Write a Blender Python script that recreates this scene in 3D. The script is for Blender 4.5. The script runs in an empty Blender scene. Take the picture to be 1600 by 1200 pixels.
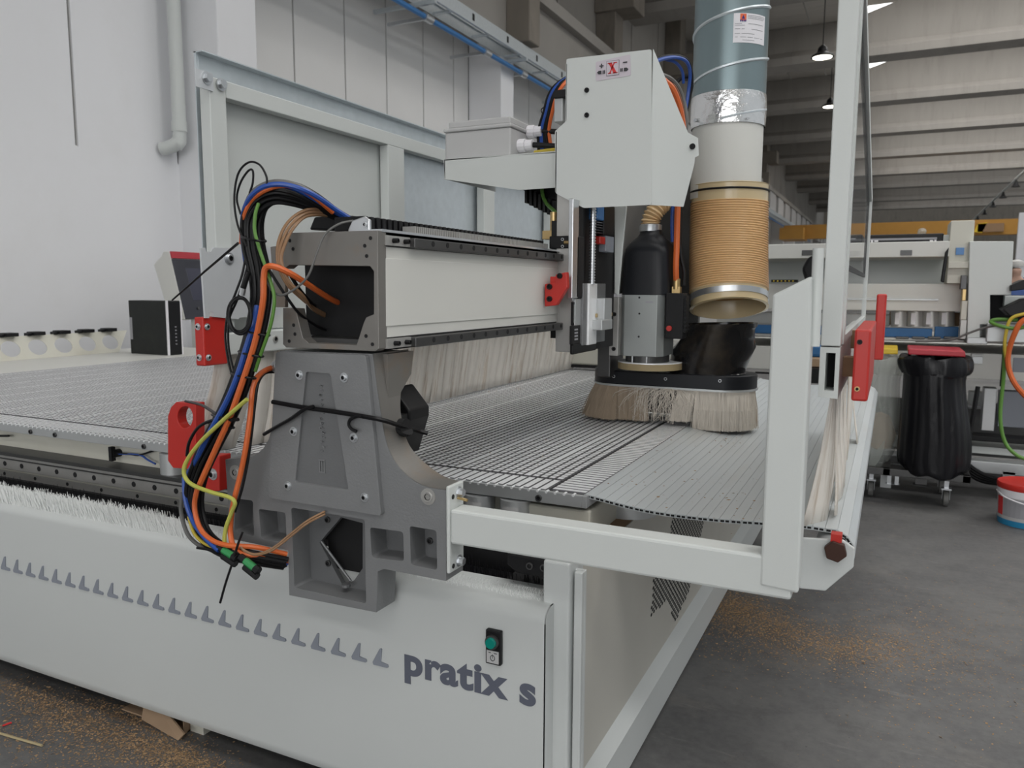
import bpy, bmesh, math, random
from mathutils import Vector, Matrix
from mathutils.geometry import tessellate_polygon
random.seed(7)
S = bpy.context.scene
COL = S.collection
# ------------------------------------------------------------------ camera
FPX, CXP, CYP, CAMH = 1222.0, 800.0, 600.0, 1.2
_y = Vector((1395 - CXP, 453 - CYP, FPX)).normalized()
_x = -Vector((-1750 - CXP, 440 - CYP, FPX)).normalized()
_x = (_x - _y * _x.dot(_y)).normalized()
_z = _x.cross(_y)
RW = Matrix((_x, _y, _z))                      # world axes in camera coordinates (right, down, forward)
CAM = Vector((0, 0, CAMH))
cd = bpy.data.cameras.new('camera'); co = bpy.data.objects.new('camera', cd); COL.objects.link(co)
_r = RW @ Vector((1, 0, 0)); _u = RW @ Vector((0, -1, 0)); _b = RW @ Vector((0, 0, -1))
co.matrix_world = Matrix(((_r.x, _u.x, _b.x, 0), (_r.y, _u.y, _b.y, 0), (_r.z, _u.z, _b.z, CAMH), (0, 0, 0, 1)))
cd.sensor_width = 36; cd.lens = FPX / 1600 * 36; cd.clip_end = 300; cd.clip_start = .05
cd.dof.use_dof = True; cd.dof.focus_distance = 1.95; cd.dof.aperture_fstop = 7.0
S.camera = co
# ------------------------------------------------------------------ light and exposure
S.view_settings.view_transform = 'Standard'; S.view_settings.look = 'None'
S.view_settings.gamma = 1; S.view_settings.use_curve_mapping = False
S.view_settings.exposure = -0.52
W = bpy.data.worlds.new('world'); S.world = W; W.use_nodes = True
bg = W.node_tree.nodes['Background']; bg.inputs[0].default_value = (.92, .97, 1, 1); bg.inputs[1].default_value = .80
def area(name, x, y, z, sx, sy, p, col=(1, .985, .96)):
    l = bpy.data.lights.new(name, 'AREA'); l.shape = 'RECTANGLE'; l.size = sx; l.size_y = sy; l.energy = p; l.color = col
    o = bpy.data.objects.new(name, l); o.location = (x, y, z); COL.objects.link(o); return o
BEAM_Y = [-10.5, -4.5, 1.5, 7.5, 13.4, 19.4, 25.4, 31.4, 37.6, 44.1, 50.7, 57.2, 65.4, 72]
ZB, ZR = 7.72, 9.75                           # underside of the roof beams, underside of the roof
for i in range(len(BEAM_Y) - 1):
    ym = (BEAM_Y[i] + BEAM_Y[i + 1]) / 2
    if ym < 50: area('skylight', 4.6, ym, ZR - .06, 11.5, 2.3, 480)
wl = area('rear_fill_lamp', 3.0, -13.6, 3.2, 14, 4.6, 420, (.97, .985, 1)); wl.rotation_euler = (math.radians(90), 0, 0)   # added fill lamp behind the camera, brightens the faces turned toward it
# ------------------------------------------------------------------ helpers
def at(px, py, X=None, Y=None, Z=None):
    d = RW @ Vector((px - CXP, py - CYP, FPX))
    t = (X - CAM.x) / d.x if X is not None else (Y - CAM.y) / d.y if Y is not None else (Z - CAM.z) / d.z
    return CAM + d * t
def xz(pts, Y): return [(at(a, b, Y=Y).x, at(a, b, Y=Y).z) for a, b in pts]
def yz(pts, X): return [(at(a, b, X=X).y, at(a, b, X=X).z) for a, b in pts]
class B:
    def __init__(s): s.v = []; s.f = []; s.m = []; s.mi = 0
    def face(s, idx): s.f.append(tuple(idx)); s.m.append(s.mi)
    def add(s, vs, fs):
        o = len(s.v); s.v += [tuple(v) for v in vs]
        for f in fs: s.face([o + i for i in f])
        return s
    def box(s, x0, x1, y0, y1, z0, z1):
        x0, x1 = sorted((x0, x1)); y0, y1 = sorted((y0, y1)); z0, z1 = sorted((z0, z1))
        return s.add([(x0, y0, z0), (x1, y0, z0), (x1, y1, z0), (x0, y1, z0), (x0, y0, z1), (x1, y0, z1), (x1, y1, z1), (x0, y1, z1)],
                     [(0, 3, 2, 1), (4, 5, 6, 7), (0, 1, 5, 4), (1, 2, 6, 5), (2, 3, 7, 6), (3, 0, 4, 7)])
    def ext(s, poly, plane, a, b, holes=()):
        """extrude a polygon with holes; plane XZ (depth Y), YZ (depth X), XY (depth Z)"""
        def P(p, d): return {'XZ': (p[0], d, p[1]), 'YZ': (d, p[0], p[1]), 'XY': (p[0], p[1], d)}[plane]
        loops = [list(poly)] + [list(h) for h in holes]
        flat = [p for l in loops for p in l]
        tris = tessellate_polygon([[Vector((p[0], p[1], 0)) for p in l] for l in loops]) if holes else None
        n = len(flat); o = len(s.v)
        s.v += [P(p, a) for p in flat] + [P(p, b) for p in flat]
        if tris is None: s.face([o + i for i in range(n)]); s.face([o + n + i for i in reversed(range(n))])
        else:
            for t in tris: s.face([o + i for i in t]); s.face([o + n + i for i in reversed(t)])
        k = 0
        for l in loops:
            for i in range(len(l)):
                j = (i + 1) % len(l); s.face((o + k + i, o + k + j, o + n + k + j, o + n + k + i))
            k += len(l)
        return s
    def cyl(s, p0, p1, r, r2=None, n=20, caps=True):
        p0, p1 = Vector(p0), Vector(p1); r2 = r if r2 is None else r2
        d = (p1 - p0).normalized(); a = d.orthogonal().normalized(); b = d.cross(a); o = len(s.v)
        for p, q in ((p0, r), (p1, r2)):
            for i in range(n):
                t = 2 * math.pi * i / n; s.v.append(tuple(p + (a * math.cos(t) + b * math.sin(t)) * q))
        for i in range(n): j = (i + 1) % n; s.face((o + i, o + j, o + n + j, o + n + i))
        if caps: s.face([o + i for i in reversed(range(n))]); s.face([o + n + i for i in range(n)])
        return s
    def tube(s, pts, r, n=8, caps=True):
        pts = [Vector(p) for p in pts]; o = len(s.v); N = len(pts); up = None
        for i, p in enumerate(pts):
            d = (pts[min(i + 1, N - 1)] - pts[max(i - 1, 0)]).normalized()
            a = d.orthogonal().normalized() if up is None else (up - d * up.dot(d)).normalized()
            up = a; b = d.cross(a); rr = r(i / (N - 1)) if callable(r) else r
            for k in range(n):
                t = 2 * math.pi * k / n; s.v.append(tuple(p + (a * math.cos(t) + b * math.sin(t)) * rr))
        for i in range(N - 1):
            for k in range(n):
                j = (k + 1) % n; s.face((o + i * n + k, o + i * n + j, o + (i + 1) * n + j, o + (i + 1) * n + k))
        if caps: s.face([o + k for k in reversed(range(n))]); s.face([o + (N - 1) * n + k for k in range(n)])
        return s
    def lathe(s, prof, c, n=40, warp=None):
        o = len(s.v); N = len(prof)
        for r, z in prof:
            for k in range(n):
                t = 2 * math.pi * k / n; p = Vector((c[0] + r * math.cos(t), c[1] + r * math.sin(t), z))
                s.v.append(tuple(warp(p) if warp else p))
        for i in range(N - 1):
            for k in range(n):
                j = (k + 1) % n; s.face((o + i * n + k, o + i * n + j, o + (i + 1) * n + j, o + (i + 1) * n + k))
        return s
    def strand(s, p0, p1, w, bend=(0, 0, 0), seg=2):
        p0, p1, bend = Vector(p0), Vector(p1), Vector(bend); o = len(s.v)
        d = (p1 - p0).normalized(); a = d.orthogonal().normalized(); b = d.cross(a)
        for i in range(seg + 1):
            t = i / seg; p = p0.lerp(p1, t) + bend * (4 * t * (1 - t)); q = w * (1 - .45 * t)
            for k in range(3):
                g = 2.094 * k; s.v.append(tuple(p + (a * math.cos(g) + b * math.sin(g)) * q))
        for i in range(seg):
            for k in range(3):
                j = (k + 1) % 3; s.face((o + i * 3 + k, o + i * 3 + j, o + i * 3 + 3 + j, o + i * 3 + 3 + k))
        return s
def obj(name, b, mats, parent=None, bev=0, smooth=False, label=None, seg=2):
    me = bpy.data.meshes.new(name); me.from_pydata(b.v, [], b.f)
    mats = mats if isinstance(mats, (list, tuple)) else [mats]
    for m in mats: me.materials.append(m)
    me.polygons.foreach_set('material_index', b.m)
    bm = bmesh.new(); bm.from_mesh(me)
    if len(bm.faces) < 60000: bmesh.ops.recalc_face_normals(bm, faces=bm.faces)
    bm.to_mesh(me); bm.free()
    if smooth:
        me.polygons.foreach_set('use_smooth', [True] * len(me.polygons))
        try: me.set_sharp_from_angle(angle=math.radians(38))
        except Exception: pass
    o = bpy.data.objects.new(name, me); COL.objects.link(o)
    if bev:
        md = o.modifiers.new('edge', 'BEVEL'); md.width = bev; md.segments = seg; md.limit_method = 'ANGLE'; md.angle_limit = math.radians(35)
    if parent: join(o, parent)
    if label: o['label'] = label
    return o
def join(o, parent):
    o.parent = parent
    w = Matrix.Identity(4); q = parent
    while q: w = q.matrix_basis.copy() if q.parent is None else w; q = q.parent
    o.matrix_parent_inverse = Matrix.Translation(-w.translation) if parent.type == 'EMPTY' else Matrix.Identity(4)
def tag(o, label, cat, group=None):
    o['label'] = label; o['category'] = cat
    if group: o['group'] = group
    return o
def thing(name, label, cat, loc, group=None):
    o = bpy.data.objects.new(name, None); o.location = loc; o.empty_display_size = .1; COL.objects.link(o)
    return tag(o, label, cat, group)
def struct(name, b, m, **k):
    o = obj(name, b, m, **k); o['kind'] = 'structure'; return o
def smoothpath(pts, n=8):
    pts = [Vector(p) for p in pts]; P = [pts[0] * 2 - pts[1]] + pts + [pts[-1] * 2 - pts[-2]]; out = []
    for i in range(1, len(P) - 2):
        a, b, c, d = P[i - 1:i + 3]
        for k in range(n):
            t = k / n
            out.append(.5 * (2 * b + (c - a) * t + (2 * a - 5 * b + 4 * c - d) * t * t + (3 * b - a - 3 * c + d) * t ** 3))
    return out + [pts[-1]]
def circ(cx, cy, rx, ry=None, n=24, ph=0):
    ry = rx if ry is None else ry
    return [(cx + rx * math.cos(2 * math.pi * i / n + ph), cy + ry * math.sin(2 * math.pi * i / n + ph)) for i in range(n)]
def roundrect(x0, x1, y0, y1, r, n=4):
    o = []
    for cx, cy, a in ((x1 - r, y0 + r, -90), (x1 - r, y1 - r, 0), (x0 + r, y1 - r, 90), (x0 + r, y0 + r, 180)):
        for i in range(n + 1): t = math.radians(a + 90 * i / n); o.append((cx + r * math.cos(t), cy + r * math.sin(t)))
    return o
def roundpoly(pts, r, n=4):
    o = []; N = len(pts)
    for i in range(N):
        a, b, c = Vector(pts[i - 1]), Vector(pts[i]), Vector(pts[(i + 1) % N])
        u, v = (a - b), (c - b); q = min(r, u.length * .45, v.length * .45); p0 = b + u.normalized() * q; p1 = b + v.normalized() * q
        for k in range(n + 1): t = k / n; w = (p0 * (1 - t) ** 2 + b * 2 * t * (1 - t) + p1 * t * t); o.append((w.x, w.y))
    return o
# ------------------------------------------------------------------ materials
def mat(name, col, rough=.5, metal=0., var=.06, scale=6., bump=0., bscale=60., dirt=None, dscale=2.5, damt=.5, aniso=None, trans=0., alpha=1., emis=0., stretch=(1, 1, 1), spec=.5):
    m = bpy.data.materials.new(name); m.use_nodes = True; nt = m.node_tree; p = nt.nodes['Principled BSDF']
    N = nt.nodes.new; L = nt.links.new
    tc = N('ShaderNodeTexCoord'); mp = N('ShaderNodeMapping'); mp.inputs['Scale'].default_value = stretch; L(tc.outputs['Object'], mp.inputs[0])
    nz = N('ShaderNodeTexNoise'); nz.inputs['Scale'].default_value = scale; nz.inputs['Detail'].default_value = 5; L(mp.outputs[0], nz.inputs['Vector'])
    mx = N('ShaderNodeMix'); mx.data_type = 'RGBA'; L(nz.outputs['Fac'], mx.inputs[0])
    mx.inputs[6].default_value = (*[c * (1 - var) for c in col], 1); mx.inputs[7].default_value = (*[min(1, c * (1 + var)) for c in col], 1)
    out = mx.outputs[2]
    if dirt:
        n2 = N('ShaderNodeTexNoise'); n2.inputs['Scale'].default_value = dscale; n2.inputs['Detail'].default_value = 8; n2.inputs['Roughness'].default_value = .65; L(mp.outputs[0], n2.inputs['Vector'])
        rp = N('ShaderNodeValToRGB'); rp.color_ramp.elements[0].position = .52; rp.color_ramp.elements[1].position = .75
        rp.color_ramp.elements[1].color = (damt, damt, damt, 1); L(n2.outputs['Fac'], rp.inputs[0])
        m2 = N('ShaderNodeMix'); m2.data_type = 'RGBA'; L(rp.outputs[0], m2.inputs[0]); L(out, m2.inputs[6]); m2.inputs[7].default_value = (*dirt, 1); out = m2.outputs[2]
    L(out, p.inputs['Base Color'])
    p.inputs['Roughness'].default_value = rough; p.inputs['Metallic'].default_value = metal
    p.inputs['Specular IOR Level'].default_value = spec
    p.inputs['Transmission Weight'].default_value = trans; p.inputs['Alpha'].default_value = alpha
    if emis: p.inputs['Emission Color'].default_value = (*col, 1); p.inputs['Emission Strength'].default_value = emis
    if bump:
        nb = N('ShaderNodeTexNoise'); nb.inputs['Scale'].default_value = bscale; nb.inputs['Detail'].default_value = 4; L(mp.outputs[0], nb.inputs['Vector'])
        bp = N('ShaderNodeBump'); bp.inputs['Strength'].default_value = bump; bp.inputs['Distance'].default_value = .004; L(nb.outputs['Fac'], bp.inputs['Height']); L(bp.outputs[0], p.inputs['Normal'])
    return m
M = {}
M['white'] = mat('white_paint', (.585, .61, .595), .42, var=.02, scale=3, bump=.04, bscale=350)
M['panel'] = mat('panel_paint', (.55, .572, .565), .4, var=.025, scale=1.5, bump=.03, bscale=350)
M['cream'] = mat('cream_paint', (.58, .57, .50), .5, var=.05, scale=3, dirt=(.42, .38, .29), dscale=3, damt=.35)
M['offwhite'] = mat('machine_white', (.64, .64, .605), .5, var=.04, scale=3)
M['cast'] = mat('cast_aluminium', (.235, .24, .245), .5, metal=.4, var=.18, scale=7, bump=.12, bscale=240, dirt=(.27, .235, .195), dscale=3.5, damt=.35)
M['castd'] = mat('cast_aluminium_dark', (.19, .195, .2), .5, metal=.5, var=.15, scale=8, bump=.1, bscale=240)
M['rusty'] = mat('steel_with_rust', (.24, .23, .215), .5, metal=.6, var=.15, scale=8, dirt=(.29, .19, .11), dscale=7, damt=.55)
M['steel'] = mat('steel', (.42, .415, .40), .4, metal=.45, var=.12, scale=12, dirt=(.2, .17, .13), dscale=8, damt=.35)
M['darksteel'] = mat('dark_steel', (.10, .10, .10), .42, metal=.8, var=.2, scale=14)
M['zinc'] = mat('zinc_plated', (.62, .64, .66), .3, metal=.85, var=.08, scale=20)
M['galv'] = mat('galvanised_sheet', (.60, .65, .68), .36, metal=.5, var=.12, scale=30)
M['zplate'] = mat('zinc_plate', (.60, .62, .64), .42, metal=.25, var=.04, scale=20)
M['duct'] = mat('spiral_duct_steel', (.215, .275, .29), .34, metal=.7, var=.06, scale=14, stretch=(1, 1, .15))
M['foil'] = mat('foil_tape', (.75, .75, .75), .2, metal=.95, var=.08, scale=18, bump=.9, bscale=42)
M['alu'] = mat('aluminium', (.86, .87, .88), .4, metal=.35, var=.06, scale=16)
M['aludull'] = mat('dull_aluminium', (.47, .485, .49), .4, metal=.55, var=.05, scale=10)
M['slat'] = mat('slat_aluminium', (.62, .66, .675), .38, metal=.4, var=.10, scale=2.2, stretch=(5, .7, 1), dirt=(.47, .44, .38), dscale=1.8, damt=.4)
M['spindle'] = mat('spindle_aluminium', (.34, .36, .355), .4, metal=.45, var=.04, scale=20)
M['black'] = mat('black_plastic', (.007, .007, .008), .45, var=.2, scale=20, spec=.28)
M['cowl'] = mat('black_cowl', (.010, .011, .014), .38, var=.1, scale=30, bump=.05, bscale=500, spec=.28)
M['elbow'] = mat('black_glossy_hose', (.008, .008, .009), .16, var=.2, scale=6, bump=.35, bscale=14, dirt=(.10, .075, .045), dscale=5, damt=.35, spec=.28)
M['rubber'] = mat('black_rubber', (.012, .012, .013), .6, var=.2, scale=30, spec=.28)
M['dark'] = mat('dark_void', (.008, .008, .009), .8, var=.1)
M['bristleb'] = mat('black_bristle', (.010, .010, .012), .55, var=.3, scale=60, spec=.28)
M['bristlew'] = mat('white_bristle', (.72, .74, .73), .6, var=.06, scale=80)
M['bristlet'] = mat('beige_bristle', (.60, .55, .48), .55, var=.32, scale=70, stretch=(1, 1, .08))
M['bristled'] = mat('shaded_bristle', (.36, .28, .20), .6, var=.3, scale=70, stretch=(1, 1, .08))  # browner copy of the beige bristle, with shade put into its colour
M['red'] = mat('red_paint', (.48, .022, .015), .38, var=.08, scale=5)
M['crimson'] = mat('red_lid', (.42, .02, .035), .4, var=.06)
M['yellow'] = mat('yellow_lid', (.72, .50, .03), .45, var=.05)
M['crane'] = mat('yellow_crane_paint', (.46, .23, .04), .55, var=.1, scale=3)
M['hose'] = mat('tan_pu_hose', (.80, .58, .33), .22, var=.08, scale=4, trans=.0)
M['hoserib'] = mat('tan_pu_rib', (.62, .37, .16), .28, var=.1, scale=20)
M['hosering'] = mat('clear_pu_cuff', (.70, .56, .34), .22, var=.05, trans=.15)
M['blackbag'] = mat('black_bag', (.006, .006, .008), .28, spec=.35, var=.2, scale=6, bump=1., bscale=26, stretch=(1, 1, .25))
M['clearbag'] = mat('clear_bag', (.62, .66, .62), .15, var=.1, scale=5, bump=1., bscale=22, alpha=.36, stretch=(1, 1, .4))
M['glass'] = mat('acrylic_panel', (.55, .58, .60), .05, alpha=.16, var=.02)
M['bluebox'] = mat('blue_curtain', (.02, .12, .30), .5, var=.15, scale=12)
M['bluepipe'] = mat('blue_pipe', (.05, .20, .48), .35, var=.05)
M['strip'] = mat('curtain_vinyl', (.76, .72, .66), .5, var=.08, scale=6, stretch=(1, 6, .5), dirt=(.36, .25, .15), dscale=7, damt=.95)
M['pc'] = mat('computer_black', (.016, .018, .017), .5, var=.2, scale=12, dirt=(.035, .04, .032), dscale=9, spec=.28)
M['screen'] = mat('screen_glass', (.045, .048, .075), .2, var=.1)
M['navy'] = mat('console_face', (.020, .022, .034), .4, var=.1)
M['grey'] = mat('grey_mark', (.24, .26, .30), .5, var=.03)
M['sidep'] = mat('shaded_dusty_side_paint', (.50, .485, .44), .6, var=.05, scale=2, dirt=(.38, .345, .29), dscale=1.2, damt=.4)  # dust-brown tint, base also darkened to stand for shade from the arm
M['groove'] = mat('table_groove', (.022, .022, .024), .7)
M['letter'] = mat('logo_grey', (.105, .115, .15), .5, var=.03)
M['green'] = mat('green_lens', (.0, .20, .16), .2, var=.05)
M['labelgrey'] = mat('label_grey', (.47, .47, .47), .5, var=.03)
M['labelw'] = mat('label_white', (.74, .73, .76), .55, var=.03)
M['lilac'] = mat('label_lilac', (.56, .51, .56), .5, var=.02)
M['ink'] = mat('print_black', (.03, .03, .035), .6)
M['inkgrey'] = mat('print_grey', (.30, .30, .32), .6)
M['redink'] = mat('print_red', (.62, .03, .03), .6)
M['orangered'] = mat('print_orange', (.75, .14, .05), .6)
M['blueink'] = mat('print_blue', (.03, .03, .20), .6)
M['brass'] = mat('brass', (.50, .36, .17), .35, metal=.8, var=.15)
M['wood'] = mat('chipboard_brown', (.30, .19, .11), .8, var=.15, scale=8, stretch=(1, 6, 6))
M['card'] = mat('cardboard', (.34, .235, .15), .85, var=.1, scale=10)
M['saw'] = mat('sawdust', (.33, .215, .115), .9, var=.35, scale=50)
M['wall'] = mat('wall_paint', (.775, .78, .80), .75, var=.025, scale=1.2, bump=.1, bscale=26, dirt=(.70, .695, .69), dscale=1.1, damt=.35)
M['wallup'] = mat('wall_panel', (.74, .735, .725), .75, var=.06, scale=1.2, bump=.1, bscale=20)
M['joint'] = mat('joint_sealant', (.13, .13, .125), .8)
M['concrete'] = mat('concrete', (.31, .292, .268), .85, var=.10, scale=1.0, bump=.3, bscale=9, dirt=(.20, .185, .165), dscale=.8, damt=.5, stretch=(4, 1, .6))
M['ceil'] = mat('roof_slab_concrete', (.50, .475, .435), .85, var=.10, scale=1.0, bump=.3, bscale=9, dirt=(.36, .335, .30), dscale=.8, damt=.5, stretch=(1, 4, 1))
M['concdark'] = mat('weathered_concrete', (.22, .195, .165), .85, var=.2, scale=2, bump=.3, bscale=9, dirt=(.12, .105, .09), dscale=1.6, damt=.6, stretch=(2, 2, .7))
M['runway'] = mat('runway_concrete', (.50, .49, .48), .8, var=.06, scale=1.5)
M['skypane'] = mat('skylight_pane', (1, 1, 1), .5, emis=3.2)
M['lamp'] = mat('lamp_glow', (1, .93, .78), .5, emis=9)
M['skin'] = mat('skin', (.45, .28, .21), .55); M['shirt'] = mat('blue_shirt', (.06, .11, .30), .8); M['trouser'] = mat('dark_trousers', (.03, .035, .05), .8); M['hair'] = mat('grey_hair', (.55, .54, .52), .7)
M['cb'] = mat('cable_black', (.007, .007, .008), .42, var=.2, spec=.28); M['co'] = mat('cable_orange', (.62, .13, .03), .42, var=.06)
M['cblue'] = mat('cable_blue', (.02, .075, .34), .35, var=.06); M['cg'] = mat('cable_green', (.10, .24, .04), .45, var=.08)
M['cy'] = mat('cable_yellow', (.55, .42, .05), .45, var=.06); M['cyg'] = mat('cable_yellow_green', (.46, .47, .09), .45, var=.06)
M['cbr'] = mat('cable_brown', (.20, .085, .05), .45); M['ct'] = mat('hose_tan', (.34, .20, .11), .25, var=.06, trans=.15); M['cgy'] = mat('cable_grey', (.13, .13, .125), .5)
M['gcon'] = mat('green_connector', (.03, .26, .08), .4)
def floor_mat():
    m = bpy.data.materials.new('floor_concrete'); m.use_nodes = True; nt = m.node_tree; p = nt.nodes['Principled BSDF']; N = nt.nodes.new; L = nt.links.new
    tc = N('ShaderNodeTexCoord')
    def noise(sc, det=6, ro=.6, st=None):
        n = N('ShaderNodeTexNoise'); n.inputs['Scale'].default_value = sc; n.inputs['Detail'].default_value = det; n.inputs['Roughness'].default_value = ro
        if st:
            mp = N('ShaderNodeMapping'); mp.inputs['Scale'].default_value = st; mp.inputs['Rotation'].default_value = (0, 0, .5); L(tc.outputs['Object'], mp.inputs[0]); L(mp.outputs[0], n.inputs['Vector'])
        else: L(tc.outputs['Object'], n.inputs['Vector'])
        return n.outputs['Fac']
    def ramp(x, a, b, ca, cb):
        r = N('ShaderNodeValToRGB'); r.color_ramp.elements[0].position = a; r.color_ramp.elements[1].position = b; r.color_ramp.elements[0].color = (*ca, 1); r.color_ramp.elements[1].color = (*cb, 1); L(x, r.inputs[0]); return r.outputs[0]
    def mix(f, a, b, mode='MIX'):
        x = N('ShaderNodeMix'); x.data_type = 'RGBA'; x.blend_type = mode
        for s, v in ((0, f), (6, a), (7, b)):
            if hasattr(v, 'links'): L(v, x.inputs[s])
            else: x.inputs[s].default_value = v if s == 0 else (*v, 1)
        return x.outputs[2]
    base = ramp(noise(1.7, 9, .7), .36, .64, (.060, .060, .064), (.125, .124, .121))
    base = mix(ramp(noise(38, 5), .35, .7, (.25,) * 3, (.75,) * 3), base, mix(.5, base, (.185, .183, .178)))
    base = mix(ramp(noise(4, 8, .7, (1, 6, 1)), .60, .74, (0, 0, 0), (.4,) * 3), base, (.30, .295, .288))
    base = mix(ramp(noise(.9, 6, .7), .55, .7, (0, 0, 0), (.35,) * 3), base, (.155, .148, .14))
    base = mix(ramp(noise(90, 2), .70, .76, (0, 0, 0), (.7,) * 3), base, (.04, .04, .04))
    base = mix(ramp(noise(7, 9, .75), .50, .68, (0, 0, 0), (.55,) * 3), base, (.062, .060, .060))
    base = mix(ramp(noise(2.6, 9, .72), .56, .72, (0, 0, 0), (.45,) * 3), base, (.21, .185, .155))
    L(base, p.inputs['Base Color']); p.inputs['Roughness'].default_value = .6
    b = N('ShaderNodeBump'); b.inputs['Strength'].default_value = .12; b.inputs['Distance'].default_value = .004; L(noise(60), b.inputs['Height']); L(b.outputs[0], p.inputs['Normal'])
    return m
M['floor'] = floor_mat()
_bolts = {}
def bolt(parent, p, axis='-Y', r=.009, h=.007, m='zinc', name='bolt', socket=True, washer=True):
    key = (r, h, m, socket, washer)
    if key not in _bolts:
        b = B()
        if washer: b.cyl((0, 0, 0), (0, 0, .0015), r * 1.5, n=20)
        if socket:
            b.lathe([(r, .0), (r, h * .9), (r * .92, h), (r * .62, h)], (0, 0), n=16); b.mi = 1; b.lathe([(r * .62, h), (r * .6, h * .3), (.0001, h * .3)], (0, 0), n=6)
        else: b.cyl((0, 0, 0), (0, 0, h), r, n=6)
        o0 = obj('tmp', b, [M[m], M['dark']]); _bolts[key] = o0.data; bpy.data.objects.remove(o0)
    o = bpy.data.objects.new(name, _bolts[key]); COL.objects.link(o)
    rot = {'-Y': Matrix.Rotation(math.pi / 2, 4, 'X'), '+X': Matrix.Rotation(math.pi / 2, 4, 'Y'), '+Z': Matrix.Identity(4)}[axis]
    o.matrix_basis = Matrix.Translation(p) @ rot
    join(o, parent); return o
def lettering(name, txt, m, origin, size, parent, offset=0., extrude=.0006, rot=None, sx=1., spacing=1.):
    c = bpy.data.curves.new(name, 'FONT'); c.body = txt; c.size = size; c.extrude = extrude; c.offset = offset; c.space_character = spacing
    o = bpy.data.objects.new(name, c); COL.objects.link(o); bpy.context.view_layer.update()
    me = bpy.data.meshes.new_from_object(o.evaluated_get(bpy.context.evaluated_depsgraph_get())); bpy.data.objects.remove(o)
    me.materials.clear(); me.materials.append(m); me.name = name
    o = bpy.data.objects.new(name, me); COL.objects.link(o)
    o.matrix_basis = Matrix.Translation(origin) @ (rot or Matrix.Rotation(math.pi / 2, 4, 'X')) @ Matrix.Diagonal((sx, 1, 1, 1))
    join(o, parent); return o
# ================================================================== SETTING
XW, XP = -6.2, -5.625
b = B(); b.box(-12, 16, -14, 84, -.2, 0); struct('floor', b, M['floor'])
# left wall: painted panels with open joints
b = B(); js = [-9, -6.5, -4.1, -1.7, .55, 2.6, 4.46, 5.5, 5.99, 7.18, 8.10, 8.98, 9.89, 10.75, 11.22, 11.67, 12.6, 13.5, 14.5, 15.5, 16.6, 17.5]
b.box(XW - .3, XW, -14, 5.5, 0, 2.37)
for i in range(len(js) - 1):
    y0, y1 = js[i], js[i + 1]
    if (y0, y1) in ((5.5, 5.99), (11.22, 11.67)): continue
    z0 = 2.37 if y1 <= 5.5 else 0
    b.box(XW - .3, XW, y0 + .012, y1 - .012, z0, 5.1)
y = 17.5
while y < 80: b.box(XW - .3, XW, y + .012, y + 1.1 - .012, 0, 5.1); y += 1.1
struct('wall_left', b, M['wallup'])
b = B(); b.box(XW, XW + .012, -14, 5.5, 0, 2.36); struct('wall_left_rendered', b, M['wall'])
b = B()
for i in range(len(js) - 1):
    if js[i + 1] <= 5.5: b.box(XW, XW + .012, js[i] + .014, js[i + 1] - .014, 2.36, 5.1)
struct('wall_left_panels', b, M['wall'])
b = B(); b.box(XW - .34, XW - .02, -14, 80, 0, 5.1); struct('wall_left_joint', b, M['joint'])
for i, (a, c) in enumerate([(5.5, 5.99), (11.22, 11.67)]):
    b = B(); b.box(XW, XP, a, c, 0, 5.4); struct('pillar', b, M['wall'], bev=.01)
y = 17.0
while y < 78:
    b = B(); b.box(XW, XP, y, y + .45, 0, 5.0); struct('pillar', b, M['wallup']); y += 5.72
# crane runway beam with corbels, upper wall, roof
b = B(); b.box(XW, -5.6, -14, 80, 4.98, 6.0); b.box(XW, -5.45, -14, 80, 5.86, 6.06)
struct('runway_beam', b, M['concrete'])
b = B(); y = 16.0
while y < 78:                                   # raised ribs of the runway beam
    pr = [(y, 4.98), (y + .45, 4.98), (y + .6, 5.2), (y + 2.35, 5.2), (y + 2.5, 4.98), (y + 2.95, 4.98), (y + 2.95, 5.86), (y, 5.86)]
    b.ext([(y, 5.0), (y + 2.2, 5.0), (y + 2.2, 5.6), (y + 1.9, 5.86), (y, 5.86)], 'YZ', -5.6, -5.5); y += 2.95
struct('runway_ribs', b, M['runway'])
for y in (at(836, 40, X=-5.2).y, 25.5, 37.0):
    b = B(); b.box(-5.6, -5.2, y - .2, y + .2, CAMH + .722 * 5.2, 6.35); struct('corbel', b, M['concdark'], bev=.02)
b = B(); y = -14
while y < 80: b.box(XW - .3, XW, y + .02, y + 2.36, 6.0, ZR); y += 2.4
struct('wall_left_upper', b, M['concrete'])
y = 17.0
for y in (5.3, 11.2, 17.0, 22.7, 28.4, 34.1, 39.8):
    b = B(); b.box(XW, -5.75, y, y + .55, 6.0, ZR); b.box(XW, -5.3, y - .12, y + .67, ZB - .55, ZB); struct('pillar_upper', b, M['concdark'], bev=.02)
for y in BEAM_Y:
    b = B()                                      # roof beam: web on a wide bottom flange, the web lower where the skylight opens
    b.ext([(y - .42, ZB), (y + .42, ZB), (y + .42, ZB + .22), (y + .16, ZB + .42), (y - .16, ZB + .42), (y - .42, ZB + .22)], 'YZ', XW, 15)
    b.ext([(XW, ZB + .4), (15, ZB + .4), (15, ZR), (1.0, ZR), (.7, 9.5), (-1.5, 8.85), (XW, 8.85)], 'XZ', y - .12, y + .12); struct('roof_beam', b, M['concrete'])
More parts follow.
